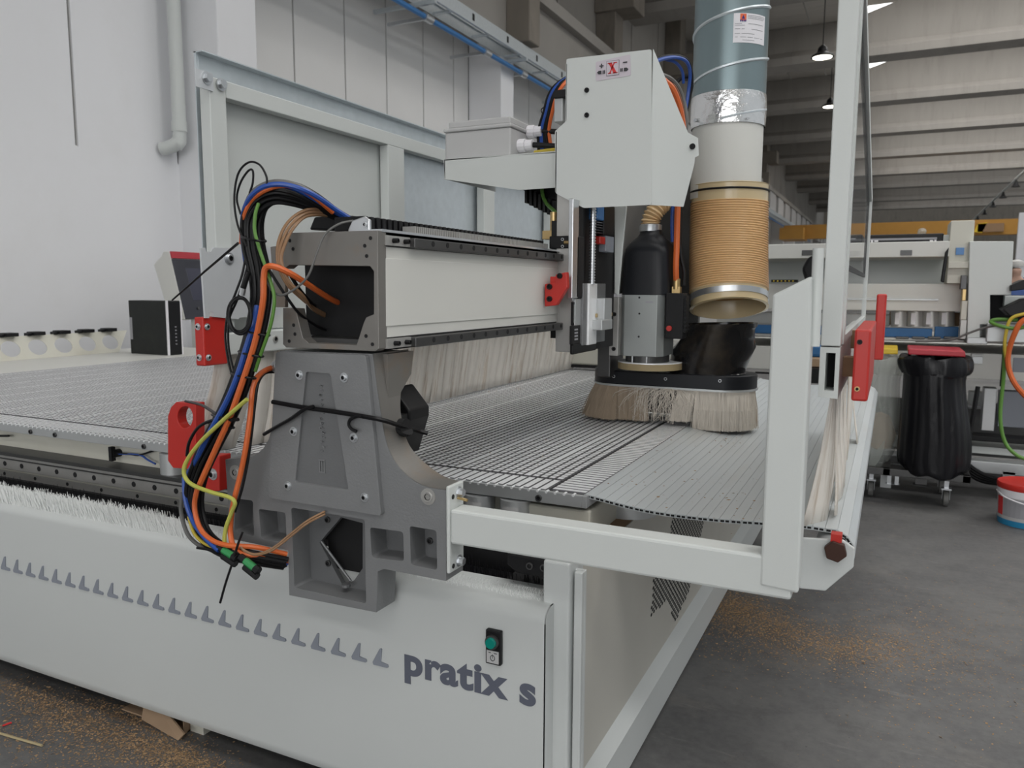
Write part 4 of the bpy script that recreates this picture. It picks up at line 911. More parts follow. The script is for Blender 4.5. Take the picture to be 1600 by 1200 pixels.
# white sheet cover
YV = 2.17
b = B(); fpoly = roundpoly(xz([(885, 92), (1018, 77), (1018, 320), (912, 325), (868, 302), (867, 205), (884, 190)], YV), .006)
bx, bzt, bzb = at(1018, 200, Y=YV).x, at(1018, 77, Y=YV).z, at(1018, 320, Y=YV).z
b.ext(fpoly, 'XZ', YV, YV + .003)
def ch(px_, py_):                                 # on the plane folded 45 degrees back from the front sheet
    d = RW @ Vector((px_ - CXP, py_ - CYP, FPX)); t = (bx - YV - CAM.x + CAM.y) / (d.x - d.y); return CAM + d * t
cpts = [Vector((bx, YV, bzt)), ch(1075, 207), ch(1091, 216), ch(1092, 243), ch(1086, 246), ch(1085, 256), ch(1068, 323), Vector((bx, YV, bzb))]
o_ = len(b.v); b.v += [tuple(p) for p in cpts] + [tuple(p + Vector((-.002, .002, 0))) for p in cpts]; N_ = len(cpts)
b.face([o_ + i for i in range(N_)]); b.face([o_ + N_ + i for i in reversed(range(N_))])
for i in range(N_): j = (i + 1) % N_; b.face((o_ + i, o_ + j, o_ + N_ + j, o_ + N_ + i))
xl = at(884, 130, Y=YV).x; b.box(xl, xl + .003, YV, YV + .25, at(884, 188, Y=YV).z, bzt - .01); b.box(at(868, 250, Y=YV).x, at(868, 250, Y=YV).x + .003, YV, YV + .10, at(868, 300, Y=YV).z, at(868, 206, Y=YV).z)
cvr = obj('sheet_cover', b, M['white'], hd)
for p in ((917, 141), (917, 180)): q = at(*p, Y=YV); bolt(cvr, (q.x, YV, q.z), r=.007, h=.004, m='black', washer=False)
q = ch(1081, 229); b = B(); dv = Vector((.7071, -.7071, 0)); b.cyl(q, q + dv * .006, .008, n=14); obj('bolt', b, M['black'], cvr)
# axis sign on the cover
b = B(); sp = roundpoly(xz([(931, 97), (985, 85), (986, 118), (931, 127)], YV), .005); b.ext(sp, 'XZ', YV - .0012, YV); sg = obj('axis_sign', b, M['lilac'], cvr)
sx0, sx1 = at(931, 110, Y=YV).x, at(985, 100, Y=YV).x; sz0, sz1 = at(958, 122, Y=YV).z, at(958, 91, Y=YV).z; cx_, cz_ = (sx0 + sx1) / 2, (sz0 + sz1) / 2
b = B(); yy = YV - .002; w_ = .0185
b.box(cx_ - w_, cx_ + w_, yy, YV - .001, cz_ - .020, cz_ + .020); b.mi = 1; w2 = w_ - .0009; b.box(cx_ - w2, cx_ + w2, yy - .0004, YV - .001, cz_ - .0191, cz_ + .0191)
obj('sign_box', b, [M['ink'], M['lilac']], sg)
b = B(); y0_, y1_ = YV - .0034, YV - .002
for pl_ in ([(-.0125, .0145), (-.0035, .0145), (.0125, -.0145), (.0035, -.0145)], [(.0035, .0145), (.0068, .0145), (-.0068, -.0145), (-.0105, -.0145)], [(-.0145, .0125), (-.0015, .0125), (-.0015, .0148), (-.0145, .0148)], [(.002, .0125), (.0125, .0125), (.0125, .0148), (.002, .0148)], [(-.0135, -.0148), (-.0035, -.0148), (-.0035, -.0125), (-.0135, -.0125)], [(.0005, -.0148), (.0145, -.0148), (.0145, -.0125), (.0005, -.0125)]):
    b.ext([(cx_ + u, cz_ + v) for u, v in pl_], 'XZ', y0_, y1_)
obj('sign_letter', b, M['redink'], sg)
b = B(); xx = cx_ - .033; b.ext([(xx - .006, cz_ + .008), (xx - .0013, cz_ + .008), (xx - .0013, cz_ + .0035), (xx + .0013, cz_ + .0035), (xx + .0013, cz_ + .008), (xx + .006, cz_ + .008), (xx + .006, cz_ + .0105), (xx + .0013, cz_ + .0105), (xx + .0013, cz_ + .015), (xx - .0013, cz_ + .015), (xx - .0013, cz_ + .0105), (xx - .006, cz_ + .0105)], 'XZ', y0_, y1_); obj('plus_symbol', b, M['ink'], sg)
b = B(); xx = cx_ + .036; b.box(xx - .006, xx + .006, y0_, y1_, cz_ + .010, cz_ + .0125); obj('minus_symbol', b, M['ink'], sg)
for s in (-1, 1):
    a0 = cx_ + s * .034; b = B()
    b.ext([(a0 + s * .012, cz_ - .008), (a0 + s * .007, cz_ - .0035), (a0 - s * .001, cz_ - .0035), (a0 - s * .001, cz_ - .0125), (a0 + s * .007, cz_ - .0125)], 'XZ', y0_, y1_)
    for k_ in (1, 2): b.box(a0 - s * (.002 + .0042 * k_) - .0013, a0 - s * (.002 + .0042 * k_) + .0013, y0_, y1_, cz_ - .0125, cz_ - .0035)
    obj('arrow_symbol', b, M['ink'], sg)
# tray with electrical box
YT = 2.24
b = B(); ppoly(b, [(693, 249), (868, 239), (868, 293), (812, 297), (695, 280)], YT, YT + .003); p0, p1 = at(694, 249, Y=YT), at(868, 240, Y=YT)
b.box(p0.x, p1.x, YT, YT + .36, p0.z - .004, p0.z - .001); b.box(p0.x, p0.x + .003, YT, YT + .36, at(694, 280, Y=YT).z, p0.z - .001); try_ = obj('tray', b, M['white'], hd)
b = B(); YE_ = 2.27; x0_, x1_ = at(695, 230, Y=YE_).x, at(798, 230, Y=YE_).x; z0_, z1_ = p0.z, at(745, 203, Y=YE_).z; z2_ = at(745, 186, Y=YE_).z
b.box(x0_, x1_, YE_, YE_ + .26, z0_, z1_); eb = obj('electrical_box', b, M['labelgrey'], hd, bev=.006)
b = B(); b.box(x0_ - .004, x1_ + .004, YE_ - .004, YE_ + .264, z1_, z1_ + .012); b.box(x0_ + .012, x1_ - .004, YE_ + .004, YE_ + .25, z1_ + .012, z2_); obj('box_lid', b, M['labelgrey'], eb, bev=.004)
for dz, dy in ((.095, .13), (.04, .06)):
    b = B(); b.cyl((x1_, YE_ + dy, z0_ + dz), (x1_ + .025, YE_ + dy, z0_ + dz), .021, n=12); b.cyl((x1_ + .025, YE_ + dy, z0_ + dz), (x1_ + .05, YE_ + dy, z0_ + dz), .017, n=12); g_ = obj('gland', b, M['labelw'], eb, bev=.002)
    b = B(); b.cyl((x1_ + .05, YE_ + dy, z0_ + dz), (x1_ + .14, YE_ + dy + .01, z0_ + dz - .01), .009, n=10); obj('lead', b, M['cb'], g_, smooth=True)
b = B(); pbox(b, 866, 141, 879, 190, 2.30, 2.36); obj('cable_post', b, M['aludull'], hd, bev=.003)
b = B(); pbox(b, 865, 141, 887, 151, 2.29, 2.37); obj('post_strap', b, M['rubber'], hd, bev=.002)
b = B()                                            # cable chain end under the tray
for k_ in range(7): q = at(822 + k_ * 7, 298 + k_ * 3.5, Y=2.40); b.box(q.x - .006, q.x + .004, 2.40, 2.50, q.z - .04, q.z + .012)
ppoly(b, [(812, 293), (868, 291), (868, 312), (838, 312)], 2.42, 2.50); obj('chain_end', b, M['black'], hd, bev=.002)
# ================================================================== EXTRACTION DUCT
YD = 2.80
du = thing('extraction_duct', 'vertical galvanised spiral duct with white sleeve and open tan ribbed hose below', 'duct', (-.5, YD, 1.2))
k_ = lambda px_, py_: at(px_, py_, Y=YD)
ra = (k_(1201, 60).x - k_(1085, 60).x) / 2 * .985; cxa = (k_(1201, 60).x + k_(1085, 60).x) / 2
zA, zBn, zC, zDn = k_(1142, 158).z, k_(1142, 187).z, k_(1140, 302).z, k_(1140, 482).z
b = B(); b.lathe([(ra, zA - .03), (ra, 6.4)], (cxa, YD), n=64); spd = obj('spiral_duct', b, M['duct'], du, smooth=True)
b = B(); pitch = .163; pts = []; t = 0; zz0 = k_(1142, 122).z
for i in range(0, 1400):
    a = 2 * math.pi * i / 48; z = zz0 + .008 + pitch * -1 + pitch * (a / (2 * math.pi)); 
    if z > 6.4: break
    pts.append((cxa + ra * math.cos(a - math.pi / 2), YD + ra * math.sin(a - math.pi / 2), z))
b.tube(pts, .0055, n=6); obj('spiral_seam', b, M['galv'], spd, smooth=True)
b = B(); b.lathe([(ra + .001, zBn - .03), (ra + .003, zBn - .01), (ra + .004, zA - .02), (ra + .002, zA + .01), (ra, zA + .012)], (cxa, YD), n=64); obj('foil_tape', b, M['foil'], du, smooth=True)
b = B(); rw = ra * .972; b.lathe([(rw, zC - .02), (rw, zBn)], (cxa, YD), n=64); b.lathe([(rw - .004, zC - .02), (rw, zC - .02)], (cxa, YD), n=64); obj('white_sleeve', b, M['offwhite'], du, smooth=True)
q = k_(1102, 196); b = B(); b.cyl((q.x - .01, YD - rw * .78, q.z), (q.x - .014, YD - rw * .78 - .006, q.z), .006, n=10); obj('rivet', b, M['zinc'], du)
# instruction label bent round the duct
def cyl_pt(u, v):                                  # u 0..1 across the label, v 0..1 up
    a = math.radians(-76 + 56 * u); z = zL0 + (zL1 - zL0) * v + .006 * u * 0; return (cxa + (ra + rl_) * math.cos(a), YD + (ra + rl_) * math.sin(a), z)
zL0, zL1 = k_(1158, 82).z, k_(1158, 38).z; rl_ = .0012
def lab(b, u0, u1, v0, v1, n=6):
    for i in range(n):
        a, c = u0 + (u1 - u0) * i / n, u0 + (u1 - u0) * (i + 1) / n; b.add([cyl_pt(a, v0), cyl_pt(c, v0), cyl_pt(c, v1), cyl_pt(a, v1)], [(0, 1, 2, 3)])
b = B(); lab(b, 0, 1, 0, 1, 16); lb_ = obj('instruction_label', b, M['labelw'], spd)
rl_ = .0018; b = B(); lab(b, .17, .34, .74, .98); obj('label_logo', b, M['orangered'], lb_)
rl_ = .0024; b = B()
for k2 in range(5): lab(b, .215 + .009 * k2, .295 - .009 * k2, .80 + .028 * k2, .83 + .028 * k2, 2)
for u in (.17, .215, .26, .305): lab(b, u, u + .03, .71, .78, 1)
obj('label_logo_mark', b, M['blueink'], lb_)
rl_ = .0018; b = B()
for v, segs in ((.92, [(.38, .95)]), (.87, [(.38, .95)]), (.82, [(.38, .9)]), (.64, [(.04, .22), (.4, .9)]), (.58, [(.04, .3)]), (.46, [(.04, .18), (.22, .3), (.5, .9)]), (.30, [(.04, .18), (.22, .6)]), (.18, [(.05, .9)]), (.08, [(.25, .6)])):
    for u0, u1 in segs: lab(b, u0, u1, v, v + .018, 4)
obj('label_lines', b, M['inkgrey'], lb_)
# flexible ribbed hose, cut obliquely at the bottom
rh = (k_(1196, 400).x - k_(1079, 400).x) / 2 * .985; cxh = (k_(1196, 400).x + k_(1079, 400).x) / 2; zT_, zB_ = zC + .012, zDn
dxb = (k_(1141, 480).x - cxa)
def warp(p):
    f = max(0, min(1, (zT_ - p.z) / (zT_ - zB_))); return Vector((p.x + .012 * f * f, p.y, p.z + .29 * (YD - p.y) * f ** 1.3 + .12 * (p.x - cxh) * f ** 2))
prof = []; nr = 36
for i in range(nr * 8 + 1):
    f = i / (nr * 8); z = zT_ - .045 + (zB_ + .055 - zT_ + .045) * f; prof.append((rh * (1 + .03 * f) + .0034 * (.5 + .5 * math.sin(2 * math.pi * f * nr)) , z))
b = B(); b.lathe(prof, (cxh, YD), n=56, warp=warp); hs_ = obj('ribbed_hose', b, M['hose'], du, smooth=True)
b = B(); z = zT_ - .045; rt = (zT_ - .045 - zB_ - .055) / nr
for i in range(nr):
    f = (i + .75) / nr; zz2 = zT_ - .045 + (zB_ + .055 - zT_ + .045) * (f - .5 / nr); rr = rh * (1 + .03 * f) + .0036
    b.tube([warp(Vector((cxh + rr * math.cos(2 * math.pi * k / 56), YD + rr * math.sin(2 * math.pi * k / 56), zz2))) for k in range(57)], .0016, n=5, caps=False)
obj('hose_spiral', b, M['hoserib'], hs_, smooth=True)
b = B(); rr = rh * 1.015; b.lathe([(rr - .004, zT_ - .046), (rr, zT_ - .046), (rr, zT_ + .010), (rr + .002, zT_ + .012), (rr - .002, zT_ + .014), (rr - .004, zT_ - .04)], (cxh, YD), n=56, warp=warp); obj('hose_cuff', b, M['hosering'], hs_, smooth=True)
b = B(); b.tube([warp(Vector((cxh + (rr + .002) * math.cos(2 * math.pi * k / 56), YD + (rr + .002) * math.sin(2 * math.pi * k / 56), zT_ - .008))) for k in range(57)], .0035, n=8, caps=False); obj('wire_clip', b, M['black'], du, smooth=True)
rb = rh * 1.035; b = B(); b.lathe([(rb - .006, zB_ + .056), (rb, zB_ + .056), (rb, zB_ + .004), (rb + .004, zB_), (rb - .006, zB_ - .002), (rb - .008, zB_ + .02), (rb - .006, zB_ + .056)], (cxh, YD), n=56, warp=warp); obj('hose_cuff', b, M['hosering'], hs_, smooth=True)
b = B(); b.lathe([(rb + .001, zB_ + .046), (rb + .003, zB_ + .046), (rb + .003, zB_ + .024), (rb + .001, zB_ + .024)], (cxh, YD), n=56, warp=warp); obj('clamp_band', b, M['zinc'], du, smooth=True)
# ================================================================== CABLES
def cable(name, pts, r, m, label, group=None, Y=None, n=8, sub=8):
    P = [at(p[0], p[1], Y=(p[2] if len(p) > 2 else Y)) for p in pts]
    b = B(); b.tube(smoothpath(P, sub), r, n=n); o = obj(name, b, M[m], smooth=True); return tag(o, label, 'cable', group)
spine = [(560, 352, 1.40), (520, 332, 1.34), (490, 315, 1.30), (460, 303, 1.27), (430, 301, 1.25), (405, 315, 1.24), (393, 345, 1.24), (395, 385, 1.24), (404, 425, 1.24), (407, 465, 1.24), (400, 510, 1.24), (388, 555, 1.23), (372, 605, 1.22), (352, 650, 1.22), (330, 690, 1.22), (312, 730, 1.22), (303, 770, 1.22), (308, 810, 1.22), (325, 842, 1.21), (355, 862, 1.20), (400, 872, 1.22), (448, 880, 1.27)]
wid = [.25, .5, .85, 1, 1, 1, 1, 1, .95, .9, .9, .9, 1, 1, 1.05, 1, .95, .85, .7, .6, .6, .6]
SP = [at(p[0], p[1], Y=p[2]) for p in spine]
ks = ['cb', 'cb', 'cblue', 'cb', 'cb', 'co', 'cb', 'cb', 'cbr', 'cb', 'cblue', 'cb', 'cb', 'cb', 'cb', 'cb', 'cb', 'cb', 'cgy', 'cb']
nm = {'cb': 'black', 'cblue': 'blue', 'co': 'orange', 'cg': 'green', 'cbr': 'brown', 'cgy': 'grey', 'cy': 'yellow'}
seen = {k2: ks.count(k2) for k2 in set(ks)}; cnt = {}
random.seed(12)
for i, k2 in enumerate(ks):
    r0_ = .023 * math.sqrt((i + .5) / len(ks)); a0 = i * 2.39996; P = []
    for j, p in enumerate(SP):
        tdir = (SP[min(j + 1, len(SP) - 1)] - SP[max(j - 1, 0)]).normalized(); nrm = Vector((tdir.z, 0, -tdir.x)).normalized(); a = a0 + .16 * j * (.5 if j < 6 else .8); ww = wid[j]
        P.append(p + nrm * (r0_ * ww * math.cos(a)) + Vector((0, 1, 0)) * (.75 * r0_ * ww * math.sin(a)))
    e_ = len(P) if i % 3 else len(P) - 2
    b = B(); b.tube(smoothpath(P[:e_], 5), random.choice((.0042, .0048, .0055)) if k2 == 'cb' else .0055, n=8); o = obj('bundled_cable', b, M[k2], smooth=True)
    cnt[k2] = cnt.get(k2, 0) + 1; posn = '' if seen[k2] == 1 else (['first of the two ', 'second of the two '][cnt[k2] - 1] if seen[k2] == 2 and k2 != 'cb' else '')
    if k2 == 'cb': tag(o, 'black cable within the thick bundle looping left of the gantry foot', 'cable', 'black cables of the gantry bundle')
    elif seen[k2] == 2: tag(o, nm[k2] + (' cable running in the core of the thick bundle' if cnt[k2] == 1 else ' cable running at the outer rim of the thick bundle'), 'cable')
    else: tag(o, 'only ' + nm[k2] + ' cable inside the thick bundle left of the gantry foot', 'cable')
cable('blue_hose', [(552, 345, 1.36), (525, 328, 1.32), (498, 309, 1.28), (470, 295, 1.25), (438, 288, 1.23), (410, 293, 1.22), (390, 310, 1.22), (380, 335, 1.23), (379, 370, 1.24), (384, 410, 1.26)], .0052, 'cblue', 'bright blue hose arching over the top of the cable bundle')
cable('orange_cable', [(520, 332, 1.33), (480, 300, 1.27), (445, 290, 1.24), (415, 297, 1.225), (392, 315, 1.225), (380, 345, 1.23), (377, 380, 1.25)], .005, 'co', 'orange cable arching just below the bright blue hose')
cable('green_cable', [(404, 318, 1.225), (399, 335, 1.215), (398, 360, 1.21), (405, 388, 1.205), (416, 420, 1.203), (427, 455, 1.203), (428, 480, 1.203), (421, 515, 1.203), (407, 555, 1.205), (399, 580, 1.21)], .0036, 'cg', 'green cable on the inner right edge of the hanging bundle')
cable('black_loop_cable', [(385, 385, 1.22), (371, 350, 1.22), (366, 310, 1.22), (372, 272, 1.22), (388, 254, 1.22), (405, 257, 1.22), (416, 275, 1.22), (417, 292, 1.22)], .0022, 'cb', 'thin black cable in the taller loop above the bundle')
cable('black_loop_cable', [(376, 335, 1.23), (370, 310, 1.23), (376, 285, 1.23), (388, 267, 1.23), (395, 267, 1.23), (395, 285, 1.23), (390, 302, 1.23)], .0022, 'cb', 'thin black cable in the shorter inner loop above the bundle')
for j, dy in enumerate((0, 6, 12)):
    cable('tan_hose', [(548 - j * 3, 340 + dy * .3, 1.38), (515, 330 + dy * .6, 1.34), (480, 328 + dy * .8, 1.28), (452 + dy * .5, 345 + dy, 1.24), (436 + dy * .6, 375 + dy, 1.22), (434 + dy * .5, 410, 1.215), (446 + dy * .5, 440, 1.22), (466 + dy * .6, 462, 1.25), (492, 482 + dy * .3, 1.32), (530, 500 + dy * .2, 1.42), (562, 507, 1.5)], .0034, 'ct', ['outermost translucent tan hose of the three curving into the open beam end', 'middle translucent tan hose of the three curving into the open beam end', 'innermost translucent tan hose of the three curving into the open beam end'][j], 'tan hoses at the beam end')
cable('orange_power_cable', [(309, 764, 1.2), (322, 735, 1.2), (340, 695, 1.198), (358, 655, 1.196), (376, 605, 1.196), (391, 560, 1.196), (402, 520, 1.195), (411, 470, 1.19), (412, 435, 1.19), (416, 418, 1.19), (430, 417, 1.195), (455, 428, 1.22), (485, 447, 1.27), (515, 466, 1.33), (545, 480, 1.40), (582, 494, 1.46)], .0062, 'co', 'thick orange cable crossing the open beam end')
cable('blue_hose', [(402, 478, 1.222), (397, 505, 1.21), (386, 540, 1.205), (372, 585, 1.20), (354, 628, 1.20), (330, 672, 1.20), (308, 715, 1.205), (292, 745, 1.21)], .0062, 'cblue', 'blue hose running down the left front of the hanging bundle to its lower bend')
cable('thin_cable', [(552, 345, 1.30), (530, 350, 1.27), (508, 366, 1.25), (495, 395, 1.235), (482, 430, 1.225), (463, 450, 1.22), (441, 461, 1.215), (426, 455, 1.21), (416, 438, 1.2)], .0024, 'cgy', 'thin dark grey cable drooping in front of the beam end plate')
cable('black_branch_cable', [(416, 414, 1.2), (432, 440, 1.21), (452, 470, 1.23), (470, 492, 1.27), (500, 512, 1.34), (535, 523, 1.42)], .003, 'cb', 'black cable branching from the bundle down into the beam, the lower one')
cable('black_branch_cable', [(455, 432, 1.28), (470, 455, 1.31), (492, 480, 1.36), (515, 502, 1.42), (545, 515, 1.5)], .004, 'cb', 'black cable inside the beam behind the thick orange cable')
b = B(); b.tube([at(372, 380, Y=1.25), at(320, 424, Y=1.28), at(269, 469, Y=1.30)], lambda t: .003 - .001 * t, n=6); tag(obj('cable_tie', b, M['cb']), 'long straight black cable tie tail pointing from the bundle toward the computer', 'cable tie')
pts = [(360 + 0, 480)]
P = []
for i in range(60):
    a = 2 * math.pi * i / 18 + 2; k2 = 1 + .12 * math.sin(i * .29); P.append(at(374 + 17 * k2 * math.cos(a), 494 + 27 * k2 * math.sin(a), Y=1.215 - .0004 * i))
b = B(); b.tube(smoothpath(P, 3), .0027, n=7); tag(obj('cable_coil', b, M['cb'], smooth=True), 'small coil of thin dark cable hanging beside the bundle', 'cable')
cable('hanging_cable', [(384, 400, 1.23), (378, 430, 1.225), (368, 458, 1.22), (356, 490, 1.22), (352, 525, 1.22), (356, 560, 1.22), (363, 590, 1.22), (366, 615, 1.22)], .0024, 'cb', 'thin black cable hanging in front of the mounting plate, the left one of two')
cable('hanging_cable', [(388, 410, 1.23), (380, 440, 1.225), (370, 470, 1.222), (358, 500, 1.218), (357, 540, 1.218), (364, 575, 1.218), (372, 600, 1.218)], .0024, 'cb', 'thin black cable hanging in front of the mounting plate, the right one of two')
b = B(); q0, q1 = at(389, 425, Y=1.21), at(380, 450, Y=1.21); b.cyl(q0, q1, .004, .006, n=10); b.mi = 1; b.cyl(q1, at(378, 461, Y=1.21), .006, n=10); tag(obj('sensor_plug', b, [M['black'], M['zinc']]), 'small black round plug with metal ring hanging above the coil', 'plug')
cable('gland_cable', [(430, 573, 1.29), (414, 579, 1.26), (402, 590, 1.23), (395, 610, 1.22), (391, 650, 1.215), (384, 700, 1.21), (375, 745, 1.21), (364, 790, 1.205), (360, 830, 1.205), (368, 858, 1.20), (395, 868, 1.21), (448, 875, 1.27)], .0058, 'co', 'orange cable dropping from the metal gland beside the gantry foot')
cable('gland_cable_black', [(432, 581, 1.29), (415, 583, 1.27), (404, 597, 1.23), (399, 625, 1.222), (394, 670, 1.22), (388, 715, 1.218), (379, 760, 1.215), (367, 800, 1.21)], .0032, 'cb', 'black cable following the orange cable down from the metal gland')
b = B(); q = at(430, 573, Y=1.29); b.cyl(q, at(439, 572, Y=1.29), .013, n=16); b.cyl(at(433, 573, Y=1.29), at(436, 573, Y=1.29), .0155, n=16); tag(obj('cable_gland', b, M['zinc'], smooth=True), 'shiny metal cable gland on the left edge of the gantry foot cover', 'cable gland')
cable('earth_cable', [(386, 624, 1.19), (372, 636, 1.188), (345, 660, 1.186), (312, 692, 1.186), (291, 722, 1.186), (288, 742, 1.186), (300, 757, 1.186), (330, 769, 1.188), (358, 777, 1.19), (367, 786, 1.192), (362, 800, 1.196), (353, 825, 1.196), (351, 848, 1.196), (358, 866, 1.196)], .0046, 'cyg', 'yellow green earth cable bowing out in front of the bundle')
cable('black_strap_cable', [(290, 627, 1.43), (315, 633, 1.33), (340, 648, 1.22), (362, 657, 1.19)], .0034, 'cb', 'black strap from the top of the red eye plate to the bundle')
cable('black_arc_cable', [(372, 655, 1.195), (340, 655, 1.2), (312, 666, 1.2), (296, 690, 1.205), (292, 712, 1.21)], .0035, 'cb', 'black cable arcing beside the red eye plate')
cable('grey_hose', [(285, 770, 1.22), (283, 800, 1.22), (292, 832, 1.215), (308, 850, 1.21), (330, 860, 1.205)], .0045, 'cgy', 'grey hose at the outer left of the cable bend')
cable('blue_hose', [(288, 745, 1.21), (290, 780, 1.205), (302, 815, 1.2), (322, 842, 1.19), (342, 860, 1.185)], .0055, 'cblue', 'blue hose at the lower bend ending near the green plugs')
cable('orange_cable', [(309, 760, 1.2), (304, 790, 1.2), (311, 822, 1.195), (328, 842, 1.19), (355, 852, 1.19), (400, 855, 1.22), (448, 866, 1.27)], .0055, 'co', 'orange cable sweeping from the lower bend to the foot')
cable('yellow_cable', [(294, 805, 1.208), (303, 832, 1.2), (318, 848, 1.195), (342, 857, 1.195), (362, 855, 1.2)], .0036, 'cy', 'yellow cable at the lower bend beside the blue hose')
for j in range(2):
    cable('tan_tube', [(508, 799 + 4 * j, 1.26), (480, 814 + 4 * j, 1.24), (452, 836 + 4 * j, 1.235), (425, 857 + 3 * j, 1.225), (400, 866 + j, 1.21), (382, 860 + j, 1.2), (375, 852, 1.2)], .0024, 'ct', ['upper of the two thin tan tubes crossing the foot pockets', 'lower of the two thin tan tubes crossing the foot pockets'][j])
def tie(pts, r, lab_, Y):
    b = B(); P = [at(p[0], p[1], Y=p[2] if len(p) > 2 else Y) for p in pts]; b.tube(smoothpath(P, 5), r, n=6); return tag(obj('cable_tie', b, M['cb'], smooth=True), lab_, 'cable tie')
tie([(379, 832), (372, 850), (363, 880), (353, 910), (344, 942)], .0026, 'black cable tie with a long tail hanging over the front panel', 1.185)
tie([(308, 856), (322, 858), (340, 862)], .0032, 'short black cable tie end lying on the white bristles', 1.19)
tie([(426, 628, 1.253), (470, 636, 1.251), (520, 643, 1.251), (575, 652, 1.251), (600, 657, 1.262), (622, 664, 1.30), (650, 672, 1.38), (668, 677, 1.40)], .0052, 'long black strap tied across the foot cover plate', 1.25)
tie([(490, 635), (475, 640), (455, 654), (432, 667), (412, 679)], .0038, 'loose black strap tail pointing down left on the foot cover', 1.245)
tie([(566, 651), (556, 651), (547, 656), (545, 664), (550, 671), (557, 674)], .0036, 'black strap tail curled into a hook on the foot cover', 1.246)
for j, (x_, y_, w_) in enumerate(((396, 373, 24), (402, 520, 24), (392, 553, 24), (380, 587, 24), (352, 652, 26), (345, 664, 26))):
    P = [at(x_ + w_ * .8 * math.cos(t), y_ + w_ * .16 * math.cos(t) + 2 * math.sin(t), Y=1.222 - .028 * math.sin(t)) for t in [2 * math.pi * k / 20 for k in range(21)]]
    b = B(); b.tube(P, .0026, n=6, caps=False); tag(obj('cable_tie', b, M['cb']), ['topmost', 'second from top', 'third from top', 'fourth from top', 'second from bottom', 'lowest'][j] + ' black cable tie round the hanging bundle', 'cable tie', 'ties on the hanging bundle')
for j, (p0, p1) in enumerate((((349, 859), (364, 869)), ((383, 876), (398, 888)))):
    t = thing('plug_connector', ['green and black plug connector beside the hanging tie tail, the upper one', 'green and black plug connector on the panel edge, the lower one'][j], 'plug', at(*p0, Y=1.19))
    a, c = at(*p0, Y=1.19), at(*p1, Y=1.19); d_ = (c - a).normalized()
    b = B(); b.cyl(a, c, .0085, n=8); obj('green_shell', b, M['gcon'], t, bev=.001)
    b = B(); b.cyl(a - d_ * .015, a, .008, n=8); b.cyl(c, c + d_ * .012, .0095, n=8); b.cyl(a + Vector((0, -.002, -.012)), c + Vector((0, -.002, -.012)) + d_ * .01, .008, n=8); obj('black_boot', b, M['black'], t)
# cables at the head
random.seed(31)
for j, (k2, dx) in enumerate((('cb', -6), ('cblue', -2), ('cb', 2), ('co', 10), ('cb', 5), ('cblue', 0))):
    cable('head_cable', [(836 + dx * 1.3 + 14, 240, 2.42), (848 + dx, 205, 2.40), (855 + dx * .8, 175, 2.38), (862 + dx * .8, 150, 2.37), (873 + dx * .7, 133, 2.38), (890 + dx * .4, 120, 2.42)], .0062, k2, ['black cable at the outer left of the short run beside the cover', 'blue cable nearest the outer left of the short run beside the cover', 'black cable in the middle of the short run beside the cover', 'orange cable of the short run from the electrical box', 'black cable next to the orange one beside the cover', 'blue cable in the middle of the short run beside the cover'][j], 'cables between electrical box and cover')
cable('yellow_wire', [(836, 238, 2.30), (850, 236, 2.28), (868, 234, 2.26)], .006, 'cy', 'yellow wire lying on the tray beside the cover')
cable('thin_loop_cable', [(862, 175, 2.4), (852, 168, 2.4), (846, 171, 2.4), (848, 177, 2.4), (858, 177, 2.4)], .0018, 'cb', 'thin black loop left of the cable post')
